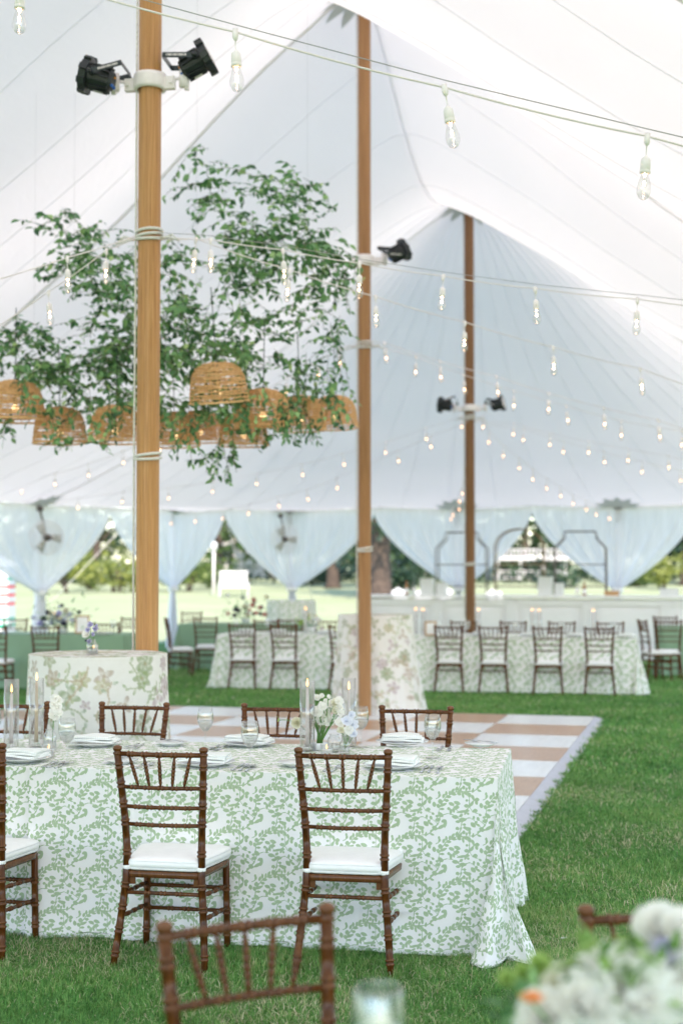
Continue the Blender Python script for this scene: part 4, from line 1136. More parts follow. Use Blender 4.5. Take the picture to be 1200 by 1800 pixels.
for (hx, hy, r, m_) in [(597, 1272, .026, 'petal_white'), (609, 1268, .026, 'petal_blue'), (619, 1275, .026, 'petal_blue'), (612, 1284, .024, 'petal_white'), (622, 1290, .022, 'petal_blue'), (604, 1290, .018, 'petal_white'), (617, 1258, .02, 'petal_blue'), (600, 1284, .02, 'petal_cream')]:
    c = Vector(((hx-606)*k, rnd.uniform(-.02, .02), (1326-hy)*k-.02)); bloom(f3, c, r*1.15, M[m_], (rnd.uniform(-.5, .5), -.9, .4), 2, rnd); sprig(f3, (0, 0, 0), c, M['stem'], .0016, (.004, 0, .0))
votive('white votive candle left of the right front chair top rail', on_table(574, 1330))
votive('votive candle at the foot of the ribbed vase beside the left water glass', on_table(86, 1330))
v3 = vase('clear ribbed vase holding the white orchid stem', on_table(88, 1320), .105, .031)
f4 = thing('orchid_stem', 'upright white orchid blossoms in the clear vase left of the far left setting', 'flowers', on_table(92, 1320)+Vector((0, 0, .02)))
for (hx, hy, r) in [(99, 1226, .022), (105, 1231, .02), (96, 1238, .022), (103, 1244, .026), (94, 1250, .022), (101, 1258, .024), (92, 1257, .018), (106, 1252, .016)]:
    c = Vector(((hx-92)*k, rnd.uniform(-.015, .01), (1320-hy)*k-.02)); bloom(f4, c, r*1.2, M['petal_white'], (rnd.uniform(-.4, .4), -.9, .3), 2, rnd)
sprig(f4, (0, 0, 0), (.022, 0, .23), M['stem'], .002, (-.006, 0, 0))
# vase on the near tall table
hv = Vector((-1.56, 8.93, 1.123))
v4 = vase('clear tumbler vase on the left floral tall table', hv, .095, .032)
f5 = thing('flower_sprig', 'lavender and white sprig in the tumbler on the left floral tall table', 'flowers', hv+Vector((0, 0, .02)))
k9 = 8.93/2500*.92
for (hx, hy, r, m_) in [(176, 1090, .028, 'petal_lav'), (183, 1098, .026, 'petal_lav'), (170, 1100, .024, 'petal_lav'), (167, 1109, .034, 'petal_white'), (174, 1122, .024, 'petal_lav'), (168, 1120, .01, 'berry'), (180, 1108, .02, 'petal_lav'), (186, 1092, .014, 'petal_lav')]:
    c = Vector(((hx-178)*k9, rnd.uniform(-.02, .02), (1146-hy)*k9-.02)); bloom(f5, c, r*.8, M[m_], (rnd.uniform(-.4, .4), -.9, .3), 3, rnd); sprig(f5, (0, 0, 0), c, M['stem'], .0016)
votive('tiny votive candle beside the tumbler vase on the left floral tall table', hv+Vector((-.005, .09, 0)))

# near round table with bouquet
nt_ = thing('round_table', 'nearest round table in sage cloth at the bottom right corner', 'table', (.55, 1.72, 0))
mb = MB(); mb.lathe([(.0, .755), (.86, .755), (.893, .75), (.90, .735), (.91, .4), (.93, .01)], 64); mb.build('tablecloth', M['sage'], nt_)
mb = MB(); mb.lathe([(.0, .72), (.85, .72), (.85, .748), (0, .748)], 48); mb.build('tabletop', M['oak'], nt_)
hp = Vector((at(665, 1760, 2.42).x, 2.42, .757))
hc = thing('hurricane_glass', 'blurred frosted hurricane glass at the bottom centre of the picture', 'candle holder', hp)
mb = MB(); mb.lathe([(0, 0), (.050, 0), (.052, .04), (.049, .12), (.043, .178), (.038, .188), (.036, .186), (.041, .174), (.047, .12), (.05, .04), (.047, .005), (0, .004)], 40); mb.build('shade', M['frost'], hc)
pcn = thing('pillar_candle', 'white pillar candle inside the frosted hurricane glass', 'candle', hp+Vector((0, 0, .006)))
mb = MB(); mb.lathe([(0, 0), (.040, 0), (.040, .112), (.034, .118), (0, .119)], 30); mb.build('wax', M['wax_white'], pcn)
bq = thing('bouquet', 'large blurred bouquet of white blooms with lavender and orange accents at the bottom right', 'flowers', (.42, 2.28, .757))
mb = MB(); mb.lathe([(0, 0), (.06, 0), (.10, .05), (.11, .08), (.095, .08), (0, .06)], 30); mb.build('bowl', M['china'], bq)
def bqp(px, py, D): return at(px, py, D)-Vector((.42, 2.28, .757))
heads = [(1110, 1765, .085, 'petal_white', 2.22), (1020, 1775, .065, 'petal_white', 2.2), (1185, 1745, .075, 'petal_white', 2.28), (1158, 1636, .045, 'petal_white', 2.35), (1195, 1650, .05, 'petal_white', 2.32), (1062, 1676, .020, 'petal_white', 2.3),
         (1092, 1688, .026, 'petal_white', 2.28), (1050, 1698, .024, 'petal_white', 2.3), (1165, 1685, .032, 'petal_lav', 2.3), (1155, 1700, .026, 'petal_lav', 2.28), (1120, 1712, .030, 'petal_lav', 2.3), (990, 1740, .04, 'petal_cream', 2.25), (1040, 1735, .05, 'petal_white', 2.25),
         (935, 1762, .020, 'petal_orange', 2.15), (945, 1700, .022, 'petal_green', 2.3), (918, 1712, .018, 'petal_green', 2.3), (890, 1722, .017, 'petal_green', 2.3), (958, 1795, .05, 'petal_white', 2.2), (1075, 1720, .04, 'petal_cream', 2.3), (1190, 1700, .03, 'petal_white', 2.35), (1150, 1610, .02, 'petal_white', 2.38), (1005, 1715, .025, 'petal_white', 2.33)]
for (px, py, r, m_, D) in heads:
    c = bqp(px, py, D); bloom(bq, c, r, M[m_], (rnd.uniform(-.4, .4), -.7, .6) if m_ != 'petal_orange' else (0, -.1, 1), 5 if r > .04 else 3, rnd); sprig(bq, (0, 0, .06), c, M['stem'], .003)
for q in range(190):
    px = rnd.gauss(1085, 58); py = rnd.gauss(1712, 26)
    if px < 1010 and rnd.random() < .5: py += 40
    leafpatch(bq, bqp(px, py, rnd.uniform(2.2, 2.45)), (rnd.uniform(-1, 1), rnd.uniform(-1, .5), rnd.uniform(-.3, 1)), rnd.uniform(.03, .055), rnd.uniform(.012, .026))
for q in range(60):
    leafpatch(bq, bqp(rnd.gauss(930, 30), rnd.uniform(1745, 1830), rnd.uniform(2.2, 2.4)), (rnd.uniform(-1, 1), rnd.uniform(-1, .5), rnd.uniform(-.3, 1)), rnd.uniform(.03, .055), rnd.uniform(.012, .02), M['vine_leaf'])

# ------------------------------------------------------------------ string lights
def bulb_meshes(n, near):
    a = MB(); a.lathe([(0, .0), (.010, 0), (.012, -.03), (.008, -.045), (.0025, -.048), (.0025, -.085), (.010, -.09), (.0185, -.10), (.020, -.135), (.0185, -.137), (.020, -.139), (.021, -.15), (.013, -.152)], n)
    b = MB(); b.lathe([(.013, -.15), (.0145, -.158), (.023, -.185), (.0275, -.205), (.0265, -.225), (.018, -.242), (.006, -.25), (0, -.251)], n)
    c = MB(); r = .0045 if near else .0078
    c.lathe([(0, -.19-r*2), (r, -.19-r), (r*1.1, -.19), (r, -.19+r*1.2), (0, -.19+r*2.4)], 8)
    if near: c.lathe([(0, -.152), (.005, -.155), (.004, -.162), (0, -.165)], 8)
    return a.mesh('light_socket', M['plastic_white']), b.mesh('bulb', M['bulb_glass']), c.mesh('filament', M['filament'] if near else M['filament_far'])
BM = {True: bulb_meshes(16, True), False: bulb_meshes(8, False)}
def string_light(label, start, glows, end, near, wire=False, hang=.19, cr_=.0040):
    """glows: (px, py, depth) of the lit bulbs; the cable passes hang metres above each"""
    P0 = at(*start)
    t = thing('string_light', label, 'string lights', P0, 0, 'strings of white cafe bulbs under the tent')
    H = [at(*g)+Vector((0, 0, hang)) for g in glows]; pts = [P0]+H+([at(*end)] if end else [])
    path = []
    for a, b in zip(pts[:-1], pts[1:]):
        L = (b-a).length
        for k in range(6):
            f = k/6; path.append(a.lerp(b, f)-Vector((0, 0, .012*L*4*f*(1-f))))
    path.append(pts[-1])
    mb = MB(); mb.tube([p-P0 for p in path], cr_, 6); mb.build('cable', M['cable'], t)
    if wire:
        mb = MB(); q = [p-P0+Vector((0, 0, .028)) for p in pts]; mb.tube(q, .0022, 5); mb.build('support_wire', M['wire'], t)
    for h in H:
        s = bpy.data.objects.new('light_socket', BM[near][0]); COL.objects.link(s); s.parent = t; s.location = h-P0+Vector((0, 0, .012))
        s.rotation_euler = (random.uniform(-.12, .12), random.uniform(-.06, .12), random.uniform(0, 3))
        for nm, me in (('bulb', BM[near][1]), ('filament', BM[near][2])):
            o = bpy.data.objects.new(nm, me); COL.objects.link(o); o.parent = s
    return t
def depths(pl, d0, d1): n = len(pl); return [(x, y, d0+(d1-d0)*i/max(1, n-1)) for i, (x, y) in enumerate(pl)]
string_light('nearest string of large clear bulbs crossing the top of the picture', (-340, -160, 5.5), depths([(36, 38), (413, 142), (780, 240), (1138, 327)], 5.4, 5.3), (1500, 325, 5.2), True, True)
string_light('upper string running right from the lashing on the nearest pole', (277, 416, 9.55), depths([(370, 470), (497, 488), (632, 512), (779, 535), (940, 557), (1120, 576)], 9.6, 9.3), (1320, 548, 9.1), True, True)
string_light('lower string running right and away from the lashing on the nearest pole', (277, 420, 9.55), depths([(345, 468), (509, 520), (660, 565), (817, 608), (972, 650), (1124, 686)], 9.7, 12.3), (1320, 712, 12.8), True)
string_light('upper string running left from the lashing on the nearest pole', (238, 415, 9.55), [(118, 503, 9.3)], (-80, 512, 9.0), True)
string_light('lower string running left from the lashing on the nearest pole', (238, 419, 9.55), [(187, 488, 9.7), (85, 560, 10)], (-80, 622, 10.3), True)
string_light('upper of two strings leading right from the middle pole', (650, 600, 15.9), depths([(675, 632), (773, 665), (872, 692), (964, 722), (1060, 748), (1156, 770)], 15.7, 14.8), (1290, 782, 14.5), False)
string_light('lower of two strings leading right from the middle pole', (650, 604, 15.9), depths([(731, 656), (814, 687), (903, 715), (994, 741), (1092, 767), (1197, 784)], 16.2, 17.4), (1320, 800, 17.8), False)
string_light('string leading left from the middle pole down behind the hanging greenery', (632, 604, 15.9), depths([(598, 640), (562, 661), (505, 690), (430, 728), (350, 765), (280, 792), (216, 815), (155, 837), (97, 853), (41, 866)], 16.3, 23.4), (-40, 862, 24), False)
string_light('highest string leading right from the farthest pole', (834, 738, 22.9), depths([(903, 765), (967, 783), (1034, 797), (1105, 811), (1174, 823)], 22.6, 21.4), (1290, 832, 21), False)
string_light('second string leading right from the farthest pole just below the highest', (834, 741, 22.9), depths([(920, 775), (990, 796), (1060, 814), (1128, 831), (1195, 846)], 23.2, 24.2), (1300, 858, 24.5), False)
string_light('steep string dropping right from the farthest pole to the eave above the gathered curtain', (833, 743, 22.9), depths([(849, 752), (860, 779), (885, 803), (912, 824), (936, 844), (961, 860), (984, 873), (1007, 887), (1028, 897), (1048, 906), (1068, 913)], 23.1, 28.4), None, False)
string_light('upper string leading left from the farthest pole', (822, 739, 22.9), depths([(811, 752), (748, 773), (678, 797), (602, 818), (530, 836), (453, 852), (375, 866), (297, 877), (217, 884), (137, 894)], 22.9, 25.2), (55, 888, 24.6), False)
string_light('lower string leading left from the farthest pole to the far eave', (822, 741, 22.9), depths([(756, 787), (698, 812), (645, 836), (592, 859), (539, 879), (488, 891), (438, 904), (391, 913), (343, 918), (300, 922)], 23.4, 29.6), None, False)
string_light('short string hanging almost straight away beside the farthest pole', (824, 742, 22.95), depths([(820, 800), (818, 828), (816, 852), (812, 869), (808, 883), (805, 897), (797, 907), (793, 914)], 24, 29), None, False)

# ------------------------------------------------------------------ hanging greenery and rattan lamp shades
blobs = [(125, 400, 48, 36, 1.0), (150, 455, 62, 50, 1.2), (195, 500, 60, 70, 1.1), (45, 600, 62, 44, 1.4), (100, 655, 80, 44, 1.4), (190, 640, 70, 60, 1.4), (165, 560, 30, 50, .35),
         (345, 290, 26, 26, .8), (375, 345, 48, 50, 1.1), (450, 320, 30, 34, .7), (505, 330, 60, 40, .9), (545, 410, 46, 50, 1.0), (560, 460, 52, 42, 1.3), (470, 420, 60, 60, 1.3), (420, 480, 60, 50, 1.2),
         (300, 470, 40, 60, .8), (560, 520, 44, 40, 1.1), (515, 560, 40, 50, .7), (320, 560, 54, 60, 1.4), (360, 620, 70, 44, 1.6), (240, 600, 60, 60, 1.4), (440, 570, 44, 60, .8), (450, 640, 50, 34, 1.3),
         (583, 600, 20, 50, .6), (574, 670, 14, 40, .6), (520, 660, 20, 60, .8), (525, 730, 14, 40, .5), (330, 720, 60, 30, .9), (230, 705, 60, 40, 1.3), (130, 715, 50, 34, .8), (395, 720, 40, 46, 1.1), (390, 790, 24, 40, .35),
         (20, 650, 26, 50, .9), (15, 760, 8, 26, .15), (200, 770, 16, 26, .2), (100, 780, 16, 16, .2), (460, 700, 34, 30, .8), (600, 480, 22, 26, .6), (400, 420, 30, 60, .8), (290, 640, 50, 40, 1.2)]
rs = random.Random(21)
leaves = []; stems = MB()
DG = 12.5
for (bx, by, rx, ry, den) in blobs:
    nv = max(3, int(rx*ry*den/92))
    for _ in range(nv):
        px, py = rs.gauss(bx, rx*.40), rs.gauss(by, ry*.40)
        p = at(px, py, DG+rs.gauss(0, .38)); a = rs.random()*2*PI
        d = Vector((math.cos(a), math.sin(a)*.7, rs.uniform(-.3, .75))).normalized(); L = rs.uniform(.16, .42); st = .035; n = int(L/st); line = [p.copy()]
        for k in range(n):
            d = (d+Vector((rs.gauss(0, .16), rs.gauss(0, .16), -.075+rs.gauss(0, .12)))).normalized(); p = p+d*st; line.append(p.copy())
            if rs.random() < .86:
                side = d.cross(Vector((0, 0, 1))); side = side.normalized() if side.length > .05 else Vector((1, 0, 0))
                sg = 1 if k % 2 else -1
                ld = (side*sg*rs.uniform(.5, 1)+d*rs.uniform(.1, .7)+Vector((rs.gauss(0, .3), rs.gauss(0, .3), rs.uniform(-.9, .15)))).normalized()
                leaves.append((p.copy(), ld, rs.uniform(.042, .098)))
        stems.tube(line[::2]+[line[-1]], .0022, 4, cap=False)
droops = [(395, 775, 12.0, .38), (412, 770, 12.1, .30), (190, 735, 12.4, .25), (533, 740, 12.2, .22), (465, 740, 12.6, .25), (12, 720, 12.3, .28), (590, 560, 12.7, .8), (580, 640, 12.6, .55), (520, 620, 12.5, .8), (402, 480, 12.0, .7), (310, 480, 12.2, .5), (500, 690, 12.4, .4), (604, 470, 12.7, .4), (105, 740, 12.4, .25)]
droops += [(px, py, 11.6+.1*(k % 3), .34) for k, (px, py) in enumerate([(372, 650), (400, 672), (430, 655), (455, 680), (420, 700), (350, 690), (250, 700), (90, 700), (215, 690), (150, 690), (520, 690), (40, 660), (300, 720), (495, 700), (585, 690), (190, 715), (330, 735)])]
for (px, py, D, L) in droops:
    for _ in range(4):
        p = at(px+rs.gauss(0, 6), py+rs.gauss(0, 6), D); line = [p.copy()]; d = Vector((rs.gauss(0, .3), rs.gauss(0, .2), -1)).normalized()
        for k in range(int(L/.033)):
            d = (d+Vector((rs.gauss(0, .12), rs.gauss(0, .1), -.1))).normalized(); p = p+d*.033; line.append(p.copy())
            if rs.random() < .8: leaves.append((p.copy(), Vector((rs.uniform(-1, 1), rs.uniform(-.6, .6), rs.uniform(-1, -.1))).normalized(), rs.uniform(.045, .075)))
        stems.tube(line[::2]+[line[-1]], .002, 4, cap=False)
green = thing('hanging_greenery', 'large airy cloud of leafy green vines hung from the tent above the rattan shades', 'hanging plants', at(330, 520, DG))
gl = green.location.copy()
for i in range(len(stems.v)): stems.v[i] = tuple(Vector(stems.v[i])-gl)
so_ = stems.build('vine_stem', M['vine_stem'], green); so_['kind'] = 'stuff'
def leaf_geo(p, d, L, tw):
    s = d.cross(Vector((0, 0, 1))); s = s.normalized() if s.length > .05 else Vector((1, 0, 0))
    s = (Matrix.Rotation(tw, 3, d) @ s); nn = s.cross(d); W_ = L*.31
    return [p, p+d*L*.3-s*W_*.9+nn*L*.06, p+d*L*.3+s*W_*.9+nn*L*.06, p+d*L*.65-s*W_*.75+nn*L*.03, p+d*L*.65+s*W_*.75+nn*L*.03, p+d*L-nn*L*.10, p+d*L*.3, p+d*L*.65-nn*L*.02]
LF = [(0, 6, 1), (0, 2, 6), (1, 6, 7), (1, 7, 3), (6, 2, 4), (6, 4, 7), (3, 7, 5), (7, 4, 5)]
rs.shuffle(leaves); leaves.sort(key=lambda q: q[0].y)
single, rest = leaves[:290], leaves[290:]
vs = []; tint = []
for (p, d, L) in rest:
    vs += leaf_geo(p-gl, d, L, rs.gauss(0, .7)); tint += [min(1, max(0, rs.gauss(.42, .24)))]*8
vs = np.array([tuple(v) for v in vs]); fs = np.array(LF)[None]+np.arange(len(rest))[:, None, None]*8
o = npmesh('foliage', vs, fs.reshape(-1, 3), M['vine_leaf'], {'tint': np.array(tint)}, smooth=False, parent=green); o['kind'] = 'stuff'
lm = []
for k in range(6):
    mb = MB(); mb.add(leaf_geo(Vector((0, 0, 0)), Vector((0, 1, 0)), .06, 0), LF); me = mb.mesh('leaf', M['vine_leaf'], False)
    a = me.attributes.new('tint', 'FLOAT', 'POINT'); a.data.foreach_set('value', [.2+.13*k]*8); lm.append(me)
for (p, d, L) in single:
    o = bpy.data.objects.new('leaf', rs.choice(lm)); COL.objects.link(o); o.parent = green; o.location = p-gl
    o.rotation_euler = (d.to_track_quat('Y', 'Z') @ Matrix.Rotation(rs.gauss(0, .7), 3, 'Y').to_quaternion()).to_euler(); s = L/.06; o.scale = (s, s, s)
# suspension wires of the greenery
mb = MB()
for (px, py) in ((345, 500), (130, 480), (540, 430), (60, 620)):
    p = at(px, py, DG); top = p.copy(); top.z = 7.0 if px > 300 else 5.9
    mb.tube([p-gl, top-gl], .0007, 4)
mb.build('suspension_wire', M['wire'], green)

def make_basket():
    t = thing('rattan_shade', 'x', 'lamp shade', (0, 0, 0), 0, 'woven rattan lamp shades under the hanging greenery')
    prof = [(.07, .30), (.135, .285), (.18, .25), (.205, .20), (.218, .14), (.228, .07), (.235, .0)]
    Pz = np.array(prof); tt = np.linspace(0, 1, 17)
    rr = np.interp(tt, np.linspace(0, 1, 7), Pz[:, 0]); zz = np.interp(tt, np.linspace(0, 1, 7), Pz[:, 1])
    for gi in range(4):
        mb = MB()
        for k in range(gi*4, gi*4+4):
            for w_ in range(2):
                n = 48; pts = []
                for j in range(n+1):
                    q = 2*PI*j/n; pts.append(((rr[k]+.004*math.cos(24*q+PI*(k+w_)))*math.cos(q), (rr[k]+.004*math.cos(24*q+PI*(k+w_)))*math.sin(q), zz[k]+.008*w_+.0035*math.sin(q*3+k*2+w_)+.002*math.sin(q*11+k)))
                mb.tube(pts, .0044, 4, cap=False)
        mb.build('woven_band', M['rattan'], t)
    mb = MB()
    for j in range(24):
        q = 2*PI*j/24; mb.tube([(rr[k]*math.cos(q), rr[k]*math.sin(q), zz[k]) for k in range(0, 17, 2)], .0034, 4, cap=False)
    mb.build('ribs', M['rattan'], t)
    for z, r in ((-.003, .237), (.302, .07)):
        mb = MB(); mb.tube([(r*math.cos(q), r*math.sin(q), z) for q in np.linspace(0, 2*PI, 37)], .009, 6, cap=False); mb.build('rim', M['rattan'], t)
    mb = MB(); mb.tube([(0, 0, .16), (0, 0, .30), (0, 0, .9)], .004, 6); mb.lathe([(.018, .12), (.02, .17), (.012, .18)], 12); mb.build('cord', M['black'], t)
    mb = MB(); mb.lathe([(0, .055), (.02, .065), (.03, .085), (.02, .11), (.014, .122)], 14); mb.build('lit_bulb', M['filament_basket'], t)
    return t
M['filament_basket'] = emit('shade_bulb_glow', (1, .62, .30), 1.2) if False else emit('shade_bulb_glow', (1, .62, .30, 1), 1.0)
bk0 = make_basket()
bl = [(27, 738, 12.2, (0, 0), 'rattan shade cut by the left frame edge', 1.08), (106, 778, 12.5, (0, -.03), 'second rattan shade from the left under loose leaves', 1.0), (203, 776, 12.1, (.02, 0), 'rattan shade just left of the nearest pole', .98),
      (308, 783, 12.7, (0, .03), 'rattan shade just right of the nearest pole, half behind leaves', .95), (386, 706, 11.8, (-.05, .16), 'uppermost rattan shade, tilted, right of the nearest pole', 1.05), (462, 748, 12.1, (0, .06), 'rattan shade just right of the tilted uppermost one', 1.0),
      (428, 782, 12.8, (0, 0), 'lowest rattan shade right of the nearest pole, partly hidden behind the tilted one', .95), (528, 756, 12.9, (0, -.04), 'second rattan shade from the middle pole', 1.0), (588, 750, 13.2, (0, .05), 'rattan shade nearest to the middle pole', .92), (352, 775, 13.2, (0, 0), 'rattan shade deep in the leaves between the nearest pole and the lowest one', .9)]
for k, (px, py, D, (tx, ty), lb, sc) in enumerate(bl):
    p = at(px, py, D)
    if k == 0: bk0.location = p; bk0.rotation_euler = (tx, ty, 0); bk0['label'] = lb; o = bk0
    else: o = dup(bk0, lb, p, rot=(tx, ty, k))
    o.scale = (sc, sc, sc)

# ------------------------------------------------------------------ side poles, curtains, fans
ENDV = [-HW, -4.94, -1.31, 1.95, 5.2, HW]
sp_labels = {-HW: 'white side pole at the far left tent corner behind the nearest pole', -4.94: 'white side pole behind the curtain left of the middle pole', -1.31: 'white side pole behind the farthest centre pole', 1.95: 'white side pole in the curtain behind the right end of the bar', 5.2: 'white side pole beyond the right frame edge'}
def side_pole(u, v, label):
    t = thing('side_pole', label, 'pole', TW(u, v), 0, 'white side poles along the tent eave'); z = canopy_z(u, v)
    mb = MB(); mb.tube([(0, 0, 0), (0, 0, z-.04)], .032, 12); mb.build('shaft', M['white_metal'], t)
    mb = MB(); mb.lathe([(0, z-.05), (.09, z-.05), (.09, z-.035), (0, z-.035)], 16); mb.tube([(0, 0, z-.32), (0, 0, z-.05)], .04, 10); mb.build('head_plate', M['bronze'], t)
    # grey corner reinforcement under the cloth
    return t
side_pole(U3, -HW, 'white side pole nearest the left frame edge, carrying a cage fan')
for v in ENDV[:-1]: side_pole(UE, v, sp_labels[v])
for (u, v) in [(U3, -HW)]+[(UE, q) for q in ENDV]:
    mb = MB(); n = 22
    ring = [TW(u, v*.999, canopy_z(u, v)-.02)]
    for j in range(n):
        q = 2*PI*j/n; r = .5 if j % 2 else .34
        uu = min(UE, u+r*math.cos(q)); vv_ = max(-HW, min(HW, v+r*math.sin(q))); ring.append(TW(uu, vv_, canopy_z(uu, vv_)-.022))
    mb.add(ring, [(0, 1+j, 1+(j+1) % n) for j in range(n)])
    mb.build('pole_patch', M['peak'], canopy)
def curtain(label, pole, left, right, seed, tie=1.27):
    rs_ = np.random.RandomState(seed); ph = rs_.rand(8)*6
    P = np.array(pole); Lp = np.array(left); Rp = np.array(right)
    ns, n1, n2 = 97, 30, 18; s = np.linspace(-1, 1, ns); V = []
    nrm_in = (P-np.array([8.0, 0])); nrm_in = -nrm_in/np.linalg.norm(nrm_in)
    for ti in range(n1+n2):
        if ti < n1: t = ti/(n1-1); w_ = (1-t**1.55)*(1-.03)+.03; fa = .03+.07*t*(1-t)*2+.035*t
        else: t2 = (ti-n1+1)/n2; w_ = .03+.075*t2**.8; fa = .05+.03*t2
        for si in s:
            e = Lp if si < 0 else Rp; q = P+(e-P)*abs(si)*w_
            top = canopy_z(*(P+(e-P)*abs(si)))-.05
            z = top+(tie-top)*t*(1-.0*abs(si)) if ti < n1 else tie*(1-t2)+.01
            if ti < n1: z -= .28*math.sin(PI*t)*(1-abs(si))*.0 + .10*t*(1-t)*abs(si)
            ff = math.sin(si*22+ph[0])+.6*math.sin(si*41+ph[1])+.4*math.sin(si*63+ph[2])
            k = fa*(.25+.75*(t if ti < n1 else 1))
            q = q+nrm_in*(.07+ff*k*.55)
            V.append(TW(q[0], q[1], z))
    o = npmesh('curtain', np.array([tuple(v) for v in V]), grid_faces(n1+n2, ns), M['sheer'])
    tag(o, label, 'curtain', 'sheer white curtains tied back at the tent edge')
    t = thing('curtain_tie', 'white tie band gathering the '+label.replace('sheer white curtain ', 'curtain '), 'tie', TW(*(P+nrm_in*.08), tie), 0, 'tie bands of the curtains')
    mb = MB(); mb.lathe([(.10, -.05), (.115, -.02), (.115, .02), (.10, .05)], 18); mb.build('band', M['white_cloth'], t)
curtain('sheer white curtain nearest the left frame edge', (U3, -HW), (3.6, -HW), (10.2, -HW), 1)
curtain('sheer white curtain behind the nearest pole', (UE, -HW), (10.2, -HW), (UE, -6.45), 2)
curtain('sheer white curtain between the nearest and middle poles', (UE, -4.94), (UE, -6.45), (UE, -3.12), 3)
curtain('sheer white curtain between the middle and farthest poles', (UE, -1.31), (UE, -3.12), (UE, .22), 4)
curtain('sheer white curtain at the right behind the bar', (UE, 1.95), (UE, .22), (UE, 3.55), 5)
curtain('sheer white curtain at the right frame edge', (UE, 5.2), (UE, 3.55), (UE, 6.4), 6)
def fan(label, p, rz):
    t = thing('cage_fan', label, 'fan', p, rz, 'cage fans on the side poles'); Rx = Matrix.Rotation(PI/2, 3, 'X')
    mb = MB()
    for y, r in ((-.09, .10), (-.09, .2), (-.06, .27), (0, .30), (.06, .27), (.08, .17)):
        mb.tube([(r*math.cos(q), y, r*math.sin(q)) for q in np.linspace(0, 2*PI, 31)], .004, 4, cap=False)
    for k in range(24):
        q = 2*PI*k/24; mb.tube([(.05*math.cos(q), -.1, .05*math.sin(q)), (.2*math.cos(q), -.09, .2*math.sin(q)), (.3*math.cos(q), 0, .3*math.sin(q)), (.17*math.cos(q), .08, .17*math.sin(q))], .003, 4, cap=False)
    mb.build('cage', M['white_metal'], t)
    for k in range(3):
        mb = MB(); m = Matrix.Rotation(2*PI*k/3, 3, 'Y'); vs = [m @ Vector(v) for v in ((.03, -.03, -.03), (.24, -.05, -.09), (.25, .0, .07), (.04, .03, .04))]
        vs += [v+Vector((0, .004, 0)) for v in vs]; mb.add(vs, [(0, 1, 2, 3), (7, 6, 5, 4), (0, 4, 5, 1), (1, 5, 6, 2), (2, 6, 7, 3), (3, 7, 4, 0)]); mb.build('blade', M['grey_label'], t)
    mb = MB(); mb.lathe([(0, -.05), (.05, -.05), (.06, .0), (.055, .12), (.0, .13)], 16, m=Rx); mb.build('motor', M['bronze'], t)
    mb = MB(); mb.tube([(0, .1, 0), (0, .14, .2), (-.08, .16, .48)], .016, 6); mb.box((-.08, .16, .5), (.1, .08, .08)); mb.build('bracket', M['bronze'], t)
fan('white cage fan on the left side pole near the left frame edge', at(82, 945, 24.2), R(25))
fan('white cage fan high on the curtain left of the middle pole', at(500, 948, 29.6), R(5))
def rope_line(label, A, B, r=.007):
    t = thing('guy_rope', label, 'rope', A, 0, 'guy ropes outside the tent'); mb = MB(); mb.tube([(0, 0, 0), (B-A)*.5+Vector((0, 0, -.03)), B-A], r, 6); mb.build('line', M['rope'], t)
    mb = MB(); mb.tube([B-A+Vector((0, 0, -.2)), B-A+Vector((0, 0, .35))], .025, 6); mb.build('stake', M['bronze'], t)
rope_line('guy rope slanting down to the lawn left of the nearest pole', TW(UE-2, -HW-.02, 2.8), TW(UE-1.5, -HW-3.2, 0))
rope_line('guy rope outside the tent between the nearest and middle poles', TW(UE, -6.4, 2.9), TW(UE+3.5, -6.9, 0))
rope_line('guy rope outside the tent left of the bar', TW(UE, -4.9, 2.9), TW(UE+3.5, -5.2, 0))

# ------------------------------------------------------------------ bar
bar = thing('bar_counter', 'long white panelled bar counter across the far end of the tent', 'bar', TW(11.5, 0), R(-14.6))
v0, v1, BH, BD = -2.72, 7.2, 1.19, .62; NM = 7; mw = (v1-v0)/NM
mb = MB(); mb.box(((v0+v1)/2, .05, BH/2-.03), (v1-v0-.02, BD-.06, BH-.08)); mb.build('body', M['bar_white'], bar, smooth=False)
mb = MB(); mb.box(((v0+v1)/2, .02, BH-.02), (v1-v0+.1, BD+.12, .05)); mb.build('counter_top', M['bar_white'], bar, smooth=False)
mb = MB(); mb.box(((v0+v1)/2, -.30, .07), (v1-v0+.04, .05, .14)); mb.build('plinth', M['bar_white'], bar, smooth=False)
for k in range(NM):
    x0 = v0+k*mw
    f = thing('panel', None, None); f.parent = bar
    y = -.272
    for nm, c, d in (('stile', (x0+.05, y, .6), (.09, .03, .94)), ('stile', (x0+mw-.05, y, .6), (.09, .03, .94)), ('rail', (x0+mw/2, y+.001, 1.06), (mw-.2, .03, .10)), ('rail', (x0+mw/2, y+.001, .20), (mw-.2, .03, .12)), ('field', (x0+mw/2, y+.008, .63), (mw-.42, .02, .58))):
        mb = MB(); mb.box(c, d); mb.build(nm, M['bar_white'], f, smooth=False)
